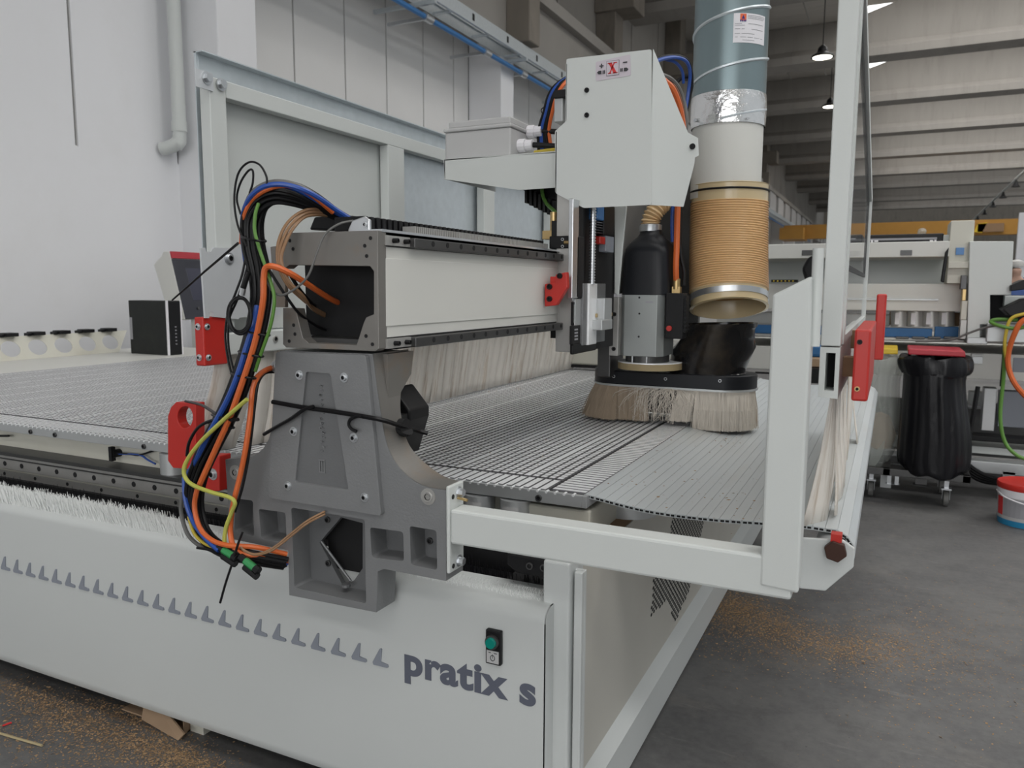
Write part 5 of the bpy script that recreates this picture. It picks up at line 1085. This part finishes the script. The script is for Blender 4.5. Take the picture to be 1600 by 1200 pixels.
for j, (pts, r_, k2, lab_) in enumerate((
    ([(1022, 97, 2.30), (1040, 91, 2.36), (1058, 90, 2.42), (1072, 96, 2.46), (1078, 112, 2.5), (1076, 140, 2.52), (1070, 175, 2.52), (1060, 200, 2.5)], .0055, 'cblue', 'blue hose in the upper arc between cover and duct'),
    ([(1022, 94, 2.32), (1042, 88, 2.38), (1062, 88, 2.44), (1076, 98, 2.5), (1081, 125, 2.53), (1076, 160, 2.54), (1068, 190, 2.52)], .0055, 'cb', 'black hose in the upper arc between cover and duct'),
    ([(1040, 93, 2.4), (1056, 98, 2.44), (1066, 112, 2.48), (1068, 130, 2.5)], .0045, 'cblue', 'blue hose in the inner arc behind the cover'),
    ([(1050, 140, 2.5), (1060, 126, 2.52), (1072, 120, 2.53), (1080, 124, 2.54), (1080, 140, 2.54), (1072, 165, 2.54)], .006, 'cb', 'black hose in the small lower arc beside the duct'),
    ([(1034, 117, 2.30), (1048, 124, 2.34), (1060, 138, 2.38), (1068, 160, 2.40), (1072, 190, 2.40), (1068, 215, 2.4)], .0075, 'cgy', 'grey hose arcing over the orange cable beside the cover'),
    ([(1036, 126, 2.29), (1050, 140, 2.32), (1060, 165, 2.35), (1066, 195, 2.37), (1066, 212, 2.38)], .011, 'co', 'thick orange cable at the right edge of the cover'),
    ([(1040, 124, 2.33), (1055, 138, 2.36), (1065, 165, 2.39), (1070, 200, 2.40)], .006, 'cbr', 'brown cable between orange cable and grey hose beside the cover'),
    ([(1059, 318, 2.60), (1058, 350, 2.60), (1057, 390, 2.60), (1056, 420, 2.60), (1057, 446, 2.61)], .010, 'co', 'orange motor cable hanging beside the black cowl'),
    ([(1051, 322, 2.62), (1050, 350, 2.62), (1051, 378, 2.62)], .006, 'cblue', 'short blue hose left of the orange motor cable'),
    ([(1064, 322, 2.62), (1062, 370, 2.62), (1064, 400, 2.62), (1069, 425, 2.62), (1068, 446, 2.62)], .007, 'cb', 'black cable right of the orange motor cable'),
    ([(847, 292, 2.42), (848, 305, 2.40), (854, 318, 2.38), (864, 328, 2.3), (870, 334, 2.25)], .006, 'cg', 'green cable below the tray left of the carriage'))):
    cable('hose' if 'hose' in lab_ else 'cable', pts, r_, k2, lab_)
# ================================================================== SECOND MACHINE BEHIND
m2 = thing('background_machine', 'white machining centre with tan column and blue brush curtain standing behind the bins', 'machine', (.2, 5.8, 0))
def part2(nm, m, x0, y0, x1, y1, Ya, Yb, bev=.004, par=None):
    b = B(); pbox(b, x0, y0, x1, y1, Ya, Yb); return obj(nm, b, M[m], par or m2, bev=bev)
cab = part2('base_cabinet', 'offwhite', 1000, 534, 1800, 605, 5.3, 6.3)
part2('door_seam', 'dark', 1567, 540, 1568, 604, 5.298, 5.31, 0, cab)
hd2 = part2('slot_handle', 'aludull', 1519, 557, 1535, 569, 5.285, 5.3, .002, cab)
part2('handle_lip', 'white', 1518, 553, 1536, 558, 5.275, 5.3, .002, cab)
part2('grey_plate', 'grey', 1584, 559, 1625, 583, 5.295, 5.31, .002, cab)
part2('bed_top', 'steel', 1120, 524, 1700, 536, 5.28, 6.2)
for i in range(6): part2('bed_clamp', 'darksteel', 1400 + i * 25, 526, 1420 + i * 25, 530, 5.24, 5.28, .003)
part2('brush_curtain', 'bluebox', 1120, 506, 1456, 528, 5.36, 5.42); part2('brush_curtain', 'bluebox', 1461, 510, 1497, 530, 5.36, 5.42)
br = part2('bridge_cover', 'offwhite', 1120, 443, 1503, 487, 5.3, 5.7)
part2('bridge_slot', 'aludull', 1310, 466, 1466, 470, 5.29, 5.31, .001, br)
part2('bridge_apron', 'offwhite', 1120, 487, 1390, 510, 5.5, 5.6)
part2('drum_back', 'wood', 1390, 487, 1503, 510, 5.5, 5.6)
for i, c_ in enumerate((1402, 1427, 1451, 1475)):
    q0, q1 = at(c_ + 3, 486, Y=5.4), at(c_ + 3, 510, Y=5.4); b = B(); b.cyl(q1, q0, .047, n=24); dr = obj('drill_unit', b, M['steel'], m2, smooth=True)
    b = B(); pbox(b, c_ - 3, 489, c_ + 3, 507, 5.345, 5.36); obj('unit_label', b, M['labelw'], dr)
part2('rear_panel', 'white', 1050, 398, 1500, 446, 5.75, 5.8); part2('top_beam', 'offwhite', 1050, 385, 1483, 401, 5.2, 5.75)
for x_ in (1253, 1407): part2('beam_slot', 'darksteel', x_, 391, x_ + 18, 399, 5.195, 5.21, .001)
for x0, x1 in ((1300, 1347), (1357, 1474)):
    bx_ = part2('black_housing', 'black', x0, 367, x1, 383, 5.3, 5.5, .008)
    part2('trim_line', 'inkgrey', x0 + 2, 373, x1 - 10, 373.8, 5.297, 5.3, 0, bx_)
for x0, x1, y0, y1 in ((1361, 1364, 375, 379), (1366, 1372, 375.5, 378), (1453, 1458, 375, 377), (1460, 1463, 374.5, 377.5)): part2('housing_mark', 'labelw', x0, y0, x1, y1, 5.296, 5.3, 0)
part2('wrapped_film', 'clearbag', 1434, 356, 1448, 367, 5.35, 5.45, .02)
tc_ = part2('tan_column', 'cream', 1486, 345, 1516, 443, 5.2, 5.5)
part2('column_label', 'bluepipe', 1494, 387, 1506, 398, 5.19, 5.2, .001, tc_); part2('column_ledge', 'cream', 1482, 409, 1514, 419, 5.17, 5.2, .003, tc_)
part2('white_stop', 'white', 1474, 367, 1484, 385, 5.3, 5.5)
b = B(); ppoly(b, [(1515, 377), (1584, 377), (1580, 461), (1547, 461), (1547, 507), (1531, 507), (1531, 528), (1511, 528)], 5.15, 5.7); obj('control_cabinet', b, M['white'], m2, bev=.004)
b = B(); ppoly(b, [(1470, 440), (1477, 394), (1483, 386), (1479, 415), (1475, 442)], 5.12, 5.18); obj('corrugated_conduit', b, M['black'], m2, bev=.005)
for i, (x0, y0, x1, y1, m_) in enumerate(((1502, 430, 1510, 452, 'darksteel'), (1504, 452, 1509, 470, 'brass'), (1503, 470, 1510, 500, 'cream'), (1501, 500, 1509, 530, 'steel'))): part2('side_valve', m_, x0, y0, x1, y1, 5.16, 5.24, .003)
part2('recess', 'dark', 1547, 461, 1640, 508, 5.45, 5.5, 0); part2('grey_tank', 'aludull', 1543, 505, 1680, 538, 5.1, 5.5); part2('grey_sill', 'aludull', 1511, 527, 1543, 538, 5.12, 5.3)
part2('side_box', 'white', 1570, 462, 1680, 480, 5.38, 5.45)
b = B(); ppoly(b, [(1566, 483), (1600, 467), (1640, 462), (1640, 487), (1578, 494)], 5.02, 5.2); obj('connector_block', b, M['black'], m2, bev=.005)
b = B(); ppoly(b, [(1579, 446), (1600, 437), (1640, 434), (1640, 448), (1579, 455)], 5.1, 5.3); obj('drag_chain', b, M['black'], m2, bev=.004)
# under the cabinet
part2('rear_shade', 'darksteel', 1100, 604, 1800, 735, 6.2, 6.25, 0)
part2('leg', 'aludull', 1538, 606, 1553, 674, 5.4, 5.5); part2('leg', 'aludull', 1290, 606, 1306, 720, 5.6, 5.7); part2('leg', 'aludull', 1640, 606, 1660, 720, 5.4, 5.5)
part2('side_cover', 'grey', 1563, 611, 1700, 676, 5.5, 5.6); part2('inner_panel', 'white', 1515, 612, 1540, 640, 5.9, 6.0); part2('inner_panel', 'labelw', 1510, 633, 1546, 638, 5.7, 5.8)
part2('cross_beam', 'rubber', 1350, 675, 1700, 694, 5.35, 5.5); part2('lower_beam', 'white', 1350, 694, 1700, 711, 5.4, 5.6)
part2('floor_channel', 'aludull', 1350, 722, 1700, 735, 5.2, 5.3)
b = B(); q = at(1575, 735, Y=5.25); b.box(q.x - .03, q.x + .03, 5.2, 5.28, 0, q.z); obj('leg', b, M['aludull'], m2); b = B(); q = at(1385, 735, Y=5.25); b.box(q.x - .03, q.x + .03, 5.2, 5.28, 0, q.z); obj('leg', b, M['aludull'], m2)
# left part of it, between duct and guard post
part2('strip_rail', 'black', 1205, 437, 1246, 441, 5.25, 5.3, 0)
for i in range(6): part2('brass_stud', 'yellow', 1208 + 6 * i, 438, 1210 + 6 * i, 440, 5.245, 5.25, 0)
b = B(); ppoly(b, [(1258, 440), (1252, 420), (1262, 402), (1272, 398), (1282, 405), (1282, 440)], 5.0, 5.15); obj('spindle_motor', b, M['black'], m2, bev=.02)
part2('tool_pocket', 'concdark', 1172, 512, 1178, 530, 5.33, 5.36); part2('cabinet_line', 'dark', 1180, 581, 1212, 585, 5.29, 5.31, 0)
b = B(); pbox(b, 1262, 575, 1292, 600, 4.9, 5.2); tag(obj('storage_crate', b, M['black'], bev=.004), 'black crate half hidden between the two white guard posts', 'crate')
b = B(); pbox(b, 1262, 560, 1290, 574, 4.95, 5.2); tag(obj('cardboard_box', b, M['card'], bev=.003), 'pale cardboard box on the black crate between the guard posts', 'box')
b = B(); pbox(b, 1262, 538, 1285, 559, 5.05, 5.2); tag(obj('plastic_bag', b, M['bluebox'], bev=.02), 'blue plastic bag above the cardboard box between the guard posts', 'bag')
cable('machine_cable', [(1640, 488, 5.0), (1600, 500, 5.0), (1586, 520, 5.0), (1576, 550, 5.02), (1576, 575, 5.02), (1586, 600, 5.0), (1605, 622, 5.0)], .014, 'co', 'orange cable drooping in front of the background machine at the right edge')
cable('machine_cable', [(1640, 482, 5.02), (1602, 490, 5.02), (1580, 498, 5.02), (1572, 520, 5.02), (1570, 545, 5.02), (1575, 575, 5.04)], .009, 'cy', 'yellow cable running beside the drooping orange one at the right edge')
cable('machine_cable', [(1620, 505, 5.02), (1590, 513, 5.02), (1565, 510, 5.02), (1548, 503, 5.05), (1560, 499, 5.05), (1590, 500, 5.05)], .010, 'cg', 'green cable coiled on the grey tank of the background machine')
cable('machine_cable', [(1570, 535, 5.08), (1568, 590, 5.05), (1563, 650, 5.0), (1570, 690, 4.98), (1590, 712, 4.95), (1620, 722, 4.95)], .010, 'cg', 'green cable hanging straight down and sweeping along the floor frame')
cable('machine_cable', [(1560, 508, 5.05), (1535, 513, 5.08), (1510, 522, 5.1), (1490, 530, 5.12), (1460, 533, 5.15), (1430, 533, 5.15)], .006, 'cgy', 'grey cable lying slack across the bed of the background machine')
for j in range(4): cable('floor_cable', [(1500, 715 + 5 * j, 5.15), (1530, 738 + 4 * j, 5.1), (1565, 750 + 2 * j, 5.05), (1610, 748 + 3 * j, 5.0)], .012, 'cb', 'black cable looping on the floor below the background machine', 'black floor cables')
# bins on a trolley
YB_ = 4.9
random.seed(9)
def bag(nm, secs, m, par, wr, Yc, dep):
    b = B(); n = 84; ph = [random.uniform(0, 6.28) for _ in range(6)]
    for k, (py_, xl_, xr_) in enumerate(secs):
        p, q = at(xl_, py_, Y=Yc), at(xr_, py_, Y=Yc)
        for i in range(n):
            t = 2 * math.pi * i / n; f = 1 + wr * (math.sin(7 * t + ph[0]) * .5 + math.sin(11 * t + ph[1] + k * .3) * .4 + math.sin(17 * t + ph[2] - k * .2) * .4 + abs(math.sin(9 * t + ph[4] + k * .15)) * .7 - .4) + random.gauss(0, wr * .12)
            b.v.append(((p.x + q.x) / 2 + (q.x - p.x) / 2 * math.cos(t) * f, Yc + dep * math.sin(t) * f, p.z + wr * .4 * math.sin(5 * t + ph[3] + k)))
    N = len(secs)
    for k in range(N - 1):
        for i in range(n): j = (i + 1) % n; b.face((k * n + i, k * n + j, (k + 1) * n + j, (k + 1) * n + i))
    b.face([(N - 1) * n + i for i in range(n)])
    o = obj(nm, b, M[m], par, smooth=True); md = o.modifiers.new('s', 'SUBSURF'); md.levels = md.render_levels = 1; return o
c0 = at(1462, 640, Y=YB_)
w1 = thing('waste_bin', 'waste bin with a red lid and a full black bag, behind the red bumpers', 'bin', (c0.x, YB_, 0))
bag('bag', [(556, 1420, 1508), (553, 1404, 1518), (560, 1402, 1521), (572, 1404, 1522), (584, 1409, 1517), (578, 1412, 1508), (600, 1411, 1508), (630, 1409, 1512), (670, 1405, 1518), (700, 1402, 1519), (722, 1402, 1516), (733, 1412, 1508), (737, 1430, 1480)], 'blackbag', w1, .028, YB_, .17)
b = B(); ppoly(b, [(1419, 545), (1508, 549), (1509, 558), (1419, 554)], YB_ - .17, YB_ + .17); obj('lid', b, M['crimson'], w1, bev=.006)
b = B(); q = at(1520, 600, Y=YB_); b.tube([at(1528, 604, Y=YB_ + .15), at(1522, 640, Y=YB_ + .12), at(1515, 680, Y=YB_ + .1), at(1512, 735, Y=YB_ + .1)], .012, n=8); obj('stand_rod', b, M['black'], w1)
c0 = at(1385, 640, Y=5.05)
w2 = thing('waste_bin', 'waste bin with a yellow lid and a clear bag, left of the black one', 'bin', (c0.x, 5.05, 0))
bag('bag', [(556, 1350, 1404), (553, 1340, 1414), (562, 1340, 1417), (575, 1342, 1412), (590, 1344, 1405), (620, 1342, 1406), (660, 1342, 1407), (690, 1343, 1404), (712, 1345, 1390), (728, 1350, 1372), (732, 1354, 1364)], 'clearbag', w2, .03, 5.05, .17)
b = B(); ppoly(b, [(1340, 543), (1403, 545), (1403, 554), (1340, 552)], 5.05 - .16, 5.05 + .16); obj('lid', b, M['yellow'], w2, bev=.006)
b = B(); q = at(1385, 690, Y=5.1); b.lathe([(.001, q.z - .05), (.07, q.z - .03), (.09, q.z + .05), (.05, q.z + .16), (.001, q.z + .18)], (q.x - .04, 5.08), n=16); obj('bag_contents', b, M['card'], w2, smooth=True)
tr = thing('bin_trolley', 'low grey wheeled frame carrying the two waste bins', 'trolley', (at(1440, 750, Y=4.95).x, 4.95, 0))
p, q = at(1345, 742, Y=5.0), at(1512, 738, Y=5.0)
b = B(); b.box(p.x, q.x, 4.80, 4.84, q.z - .02, q.z + .02); b.box(p.x, q.x, 5.16, 5.20, q.z - .02, q.z + .02); b.box(p.x, p.x + .04, 4.8, 5.2, q.z - .02, q.z + .02); b.box(q.x - .04, q.x, 4.8, 5.2, q.z - .02, q.z + .02); b.box(c0.x, c0.x + .04, 4.8, 5.2, q.z - .02, q.z + .02); obj('frame', b, M['darksteel'], tr, bev=.003)
zf_ = q.z - .02
for px_, Yw in ((1478, 4.9), (1470, 5.2), (1360, 4.95), (1352, 5.25)):
    q = at(px_, 770, Y=Yw); b = B(); b.box(q.x - .012, q.x + .012, Yw - .012, Yw + .012, .10, zf_ + .01); b.box(q.x - .025, q.x + .025, Yw - .03, Yw + .02, .095, .105); b.box(q.x - .02, q.x - .017, Yw - .02, Yw + .01, .04, .10); b.box(q.x + .017, q.x + .02, Yw - .02, Yw + .01, .04, .10); cs = obj('caster', b, M['zinc'], tr, bev=.001)
    b = B(); b.cyl((q.x - .014, Yw - .005, .044), (q.x + .014, Yw - .005, .044), .043, n=24); obj('wheel', b, M['cgy'], cs, bev=.005)
b = B(); 
for x0 in (1387, 1399): pbox(b, x0, 735, x0 + 5, 757, 5.0, 5.02)
pbox(b, 1384, 756, 1406, 758, 4.99, 5.04); obj('bracket', b, M['zinc'], tr)
b = B(); pbox(b, 1431, 738, 1448, 758, 5.05, 5.08); pbox(b, 1427, 758, 1453, 761, 5.02, 5.1); obj('bracket', b, M['darksteel'], tr)
# paint bucket
q = at(1602, 818, Z=0); rB = (q.x - at(1556, 812, Y=q.y).x) / .98; k2 = (q.x, q.y)
bu = thing('paint_bucket', 'white plastic bucket with a red lid and blue base on the floor at right', 'bucket', (q.x, q.y, 0))
b = B(); b.lathe([(.001, .001), (rB * .93, .001), (rB * .95, .03), (rB * 1.0, .185), (rB * .98, .19)], k2, n=48); pb = obj('pail', b, M['labelgrey'], bu, smooth=True)
b = B(); b.lathe([(rB * .935, .001), (rB * .956, .028), (rB * .958, .032)], k2, n=48); obj('base_band', b, mat('blue_band', (.02, .22, .42), .45), bu, smooth=True)
b = B(); b.lathe([(rB * 1.003, .150), (rB * 1.02, .160), (rB * 1.03, .188), (rB * 1.0, .192)], k2, n=48); obj('rim', b, M['labelw'], bu, smooth=True)
b = B(); b.lathe([(rB * 1.035, .188), (rB * 1.045, .192), (rB * 1.045, .213), (rB * 1.02, .218), (rB * .9, .212), (rB * .001, .212)], k2, n=48); obj('lid', b, M['red'], bu, smooth=True)
def patch(b, a0, a1, z0, z1, n=6):
    for i in range(n):
        a, c = [math.radians(a0 + (a1 - a0) * (i + e) / n) for e in (0, 1)]; ra_, rc_ = rB * (.953 + .047 * (z0 - .03) / .155) + .0012, rB * (.953 + .047 * (z1 - .03) / .155) + .0012
        b.add([(k2[0] + ra_ * math.cos(a), k2[1] + ra_ * math.sin(a), z0), (k2[0] + ra_ * math.cos(c), k2[1] + ra_ * math.sin(c), z0), (k2[0] + rc_ * math.cos(c), k2[1] + rc_ * math.sin(c), z1), (k2[0] + rc_ * math.cos(a), k2[1] + rc_ * math.sin(a), z1)], [(0, 1, 2, 3)])
b = B(); patch(b, -170, -150, .05, .145); obj('red_label_field', b, M['redink'], bu); b = B(); patch(b, -148, -90, .05, .145); obj('grey_label_field', b, M['inkgrey'], bu)
b = B(); b.tube(smoothpath([(k2[0] - rB * 1.03, k2[1], .165), (k2[0] - rB * .8, k2[1] - rB * .75, .150), (k2[0], k2[1] - rB * 1.08, .13), (k2[0] + rB * .8, k2[1] - rB * .75, .150), (k2[0] + rB * 1.03, k2[1], .165)], 8), .004, n=8); obj('handle', b, M['labelw'], bu, smooth=True)
# far person
Yp = 13.2; hp_ = at(1589, 408, Y=Yp); hx = hp_.x; hz = hp_.z; sc = hz / 1.75
def figure(nm, verts, edges, rad, m, root=0):
    me = bpy.data.meshes.new(nm); me.from_pydata([(hx + v[0] * sc, Yp + v[1] * sc, v[2] * sc) for v in verts], edges, []); me.materials.append(m); o = bpy.data.objects.new(nm, me); COL.objects.link(o)
    sk = o.modifiers.new('skin', 'SKIN'); sk.use_smooth_shade = True
    for i, r in enumerate(rad): d_ = me.skin_vertices[0].data[i]; d_.radius = (r * sc, r * sc); d_.use_root = (i == root)
    sb = o.modifiers.new('sub', 'SUBSURF'); sb.levels = sb.render_levels = 2; return o
vs = [(0, 0, .95), (0, 0, 1.2), (0, 0, 1.42), (0, -.01, 1.50), (0, -.02, 1.56), (0, -.03, 1.66), (.17, 0, 1.40), (.24, -.02, 1.15), (.22, -.14, .95), (.22, -.2, .88), (-.17, 0, 1.40), (-.24, -.02, 1.15), (-.22, -.14, .95), (-.22, -.2, .88), (.09, 0, .88), (.10, 0, .50), (.10, .03, .08), (.10, -.10, .04), (-.09, 0, .88), (-.10, 0, .50), (-.10, .03, .08), (-.10, -.10, .04)]
es = [(0, 1), (1, 2), (2, 3), (3, 4), (4, 5), (2, 6), (6, 7), (7, 8), (8, 9), (2, 10), (10, 11), (11, 12), (12, 13), (0, 14), (14, 15), (15, 16), (16, 17), (0, 18), (18, 19), (19, 20), (20, 21)]
rd = [.14, .13, .14, .06, .075, .085, .065, .045, .035, .03, .065, .045, .035, .03, .09, .06, .04, .035, .09, .06, .04, .035]
pe = figure('person', vs, es, rd, M['skin']); tag(pe, 'person in a blue shirt with grey hair standing far behind the machines', 'person')
s1 = figure('shirt', [vs[i] for i in (0, 1, 2, 6, 7, 10, 11)], [(0, 1), (1, 2), (2, 3), (3, 4), (2, 5), (5, 6)], [.155, .148, .155, .078, .06, .078, .06], M['shirt']); join(s1, pe)
s2 = figure('trousers', [vs[i] for i in (0, 14, 15, 16, 18, 19, 20)], [(0, 1), (1, 2), (2, 3), (0, 4), (4, 5), (5, 6)], [.145, .10, .072, .055, .10, .072, .055], M['trouser']); join(s2, pe)
b = B(); b.lathe([(.088 * sc, 1.66 * sc), (.10 * sc, 1.70 * sc), (.085 * sc, 1.745 * sc), (.04 * sc, 1.77 * sc), (.001, 1.775 * sc)], (hx, Yp + .0 * sc), n=20); h_ = obj('hair', b, M['hair'], smooth=True); join(h_, pe)
# light partition with blue rails at the far right
xw = at(1586, 420, Y=17).x
b = B(); b.box(xw, xw + 4, 17, 17.1, 0, 2.6); struct('wall_partition', b, M['wall'])
t = thing('pallet_rack', 'blue steel rack rails before the pale partition at the far right', 'rack', (xw + 1, 16.8, 0))
b = B(); b.box(xw + .9, xw + .98, 16.75, 16.9, 0, 2.5); obj('upright', b, M['bluepipe'], t)
for z in (1.35, 1.95): b = B(); b.box(xw + .1, xw + 3.08, 16.7, 16.76, z, z + .08); obj('shelf_beam', b, M['bluepipe'], t)
# ================================================================== SAWDUST, OFFCUTS
random.seed(77)
def flakes(nm, lab_, spots, n, z=0.0):
    b = B()
    for i in range(n):
        cx_, cy_, sx_, sy_, ang = random.choice(spots); u, v = random.gauss(0, sx_), random.gauss(0, sy_); c_, s_ = math.cos(ang), math.sin(ang)
        p = at(cx_ + u * c_ - v * s_, cy_ + u * s_ + v * c_, Z=z); r = random.uniform(.0008, .0024) * (1.6 if random.random() < .06 else 1); a = random.uniform(0, 6.28); t = random.uniform(-.5, .5)
        q = [Vector((math.cos(a + k) * r * (1.7 if k_ % 2 else .8), math.sin(a + k) * r * (1.7 if k_ % 2 else .8), .0016 + r * t * math.cos(k))) for k_, k in enumerate((0, 1.6, 3.1, 4.7))]
        b.add([p + w for w in q], [(0, 1, 2, 3)])
    o = obj(nm, b, M['saw']); tag(o, lab_, 'sawdust'); o['kind'] = 'stuff'
flakes('sawdust', 'orange sawdust scattered on the floor right of the machine side panel', [(1160, 965, 60, 24, .2), (1180, 960, 40, 15, .3), (1140, 945, 25, 14, .1), (1260, 1000, 70, 14, .25), (1340, 1010, 70, 16, .1), (1400, 1000, 100, 40, .1), (1490, 1020, 120, 70, 0), (1160, 985, 70, 30, .2)], 15000)
flakes('sawdust', 'orange sawdust scattered on the floor in front of the machine at lower left', [(90, 1110, 80, 14, .3), (150, 1140, 90, 12, .2), (250, 1180, 60, 14, .35), (60, 1090, 60, 10, .35), (180, 1170, 90, 20, .3), (120, 1130, 120, 40, .2), (60, 1160, 90, 30, .2), (290, 1185, 40, 12, .3), (200, 1120, 60, 8, .35)], 9500)
flakes('wood_chips', 'fine wood chips on the slat mat below the brush hood', [(1130, 685, 18, 6, .3), (1040, 740, 60, 30, .2), (1000, 760, 60, 20, .1), (1150, 780, 40, 30, 0)], 160, .727)
flakes('wood_chips', 'brown wood chips lying on the grid table near the curtain', [(770, 612, 4, 1.5, 0), (810, 607, 4, 1.5, 0), (828, 595, 4, 1.5, 0), (740, 700, 60, 20, 0), (850, 690, 50, 30, 0)], 140, .732)
cb2 = thing('cardboard_piece', 'folded brown cardboard piece lying on the floor under the front panel', 'cardboard', at(285, 1150, Z=0))
A0, A1, A2 = at(277, 1157, Z=.001), at(221, 1122, Z=.03), at(219, 1104, Y=1.42)
b = B(); p0 = at(278, 1157, Z=.002); p1 = at(221, 1124, Z=.002); p2 = p1 + Vector((.0, .02, .085)); p3 = at(287, 1147, Z=.02)
b.add([p0, p1, p2, p3, p0 + Vector((.002, .004, .0)), p1 + Vector((.002, .004, 0)), p2 + Vector((.002, .004, 0)), p3 + Vector((.002, .004, 0))], [(0, 1, 2, 3), (7, 6, 5, 4), (0, 4, 5, 1), (1, 5, 6, 2), (2, 6, 7, 3), (3, 7, 4, 0)]); obj('front_flap', b, M['card'], cb2)
q0 = at(288, 1147, Z=.002); b = B(); b.box(q0.x - .003, q0.x, q0.y, q0.y + .25, .001, .075); b.box(q0.x - .26, q0.x, q0.y + .1, q0.y + .103, .001, .085); b.box(q0.x - .26, q0.x, q0.y + .01, q0.y + .25, .001, .005); obj('box_body', b, M['card'], cb2)
b = B(); b.box(q0.x + .001, q0.x + .05, q0.y + .02, q0.y + .3, .001, .035); obj('wood_block', b, M['cream'], cb2)
b = B(); p, q = at(-20, 1140, Z=.003), at(66, 1165, Z=.003); b.tube([p, p.lerp(q, .5) + Vector((.004, 0, 0)), q], .0035, n=5); tag(obj('wood_splinter', b, mat('pale_wood', (.40, .33, .19), .8)), 'long pale wood splinter on the floor at lower left', 'splinter')
b = B(); p, q = at(4, 1134, Z=.003), at(18, 1129, Z=.003); b.tube([p, q], .0025, n=5); tag(obj('red_splinter', b, M['redink']), 'short red splinter on the floor at the left edge', 'splinter')
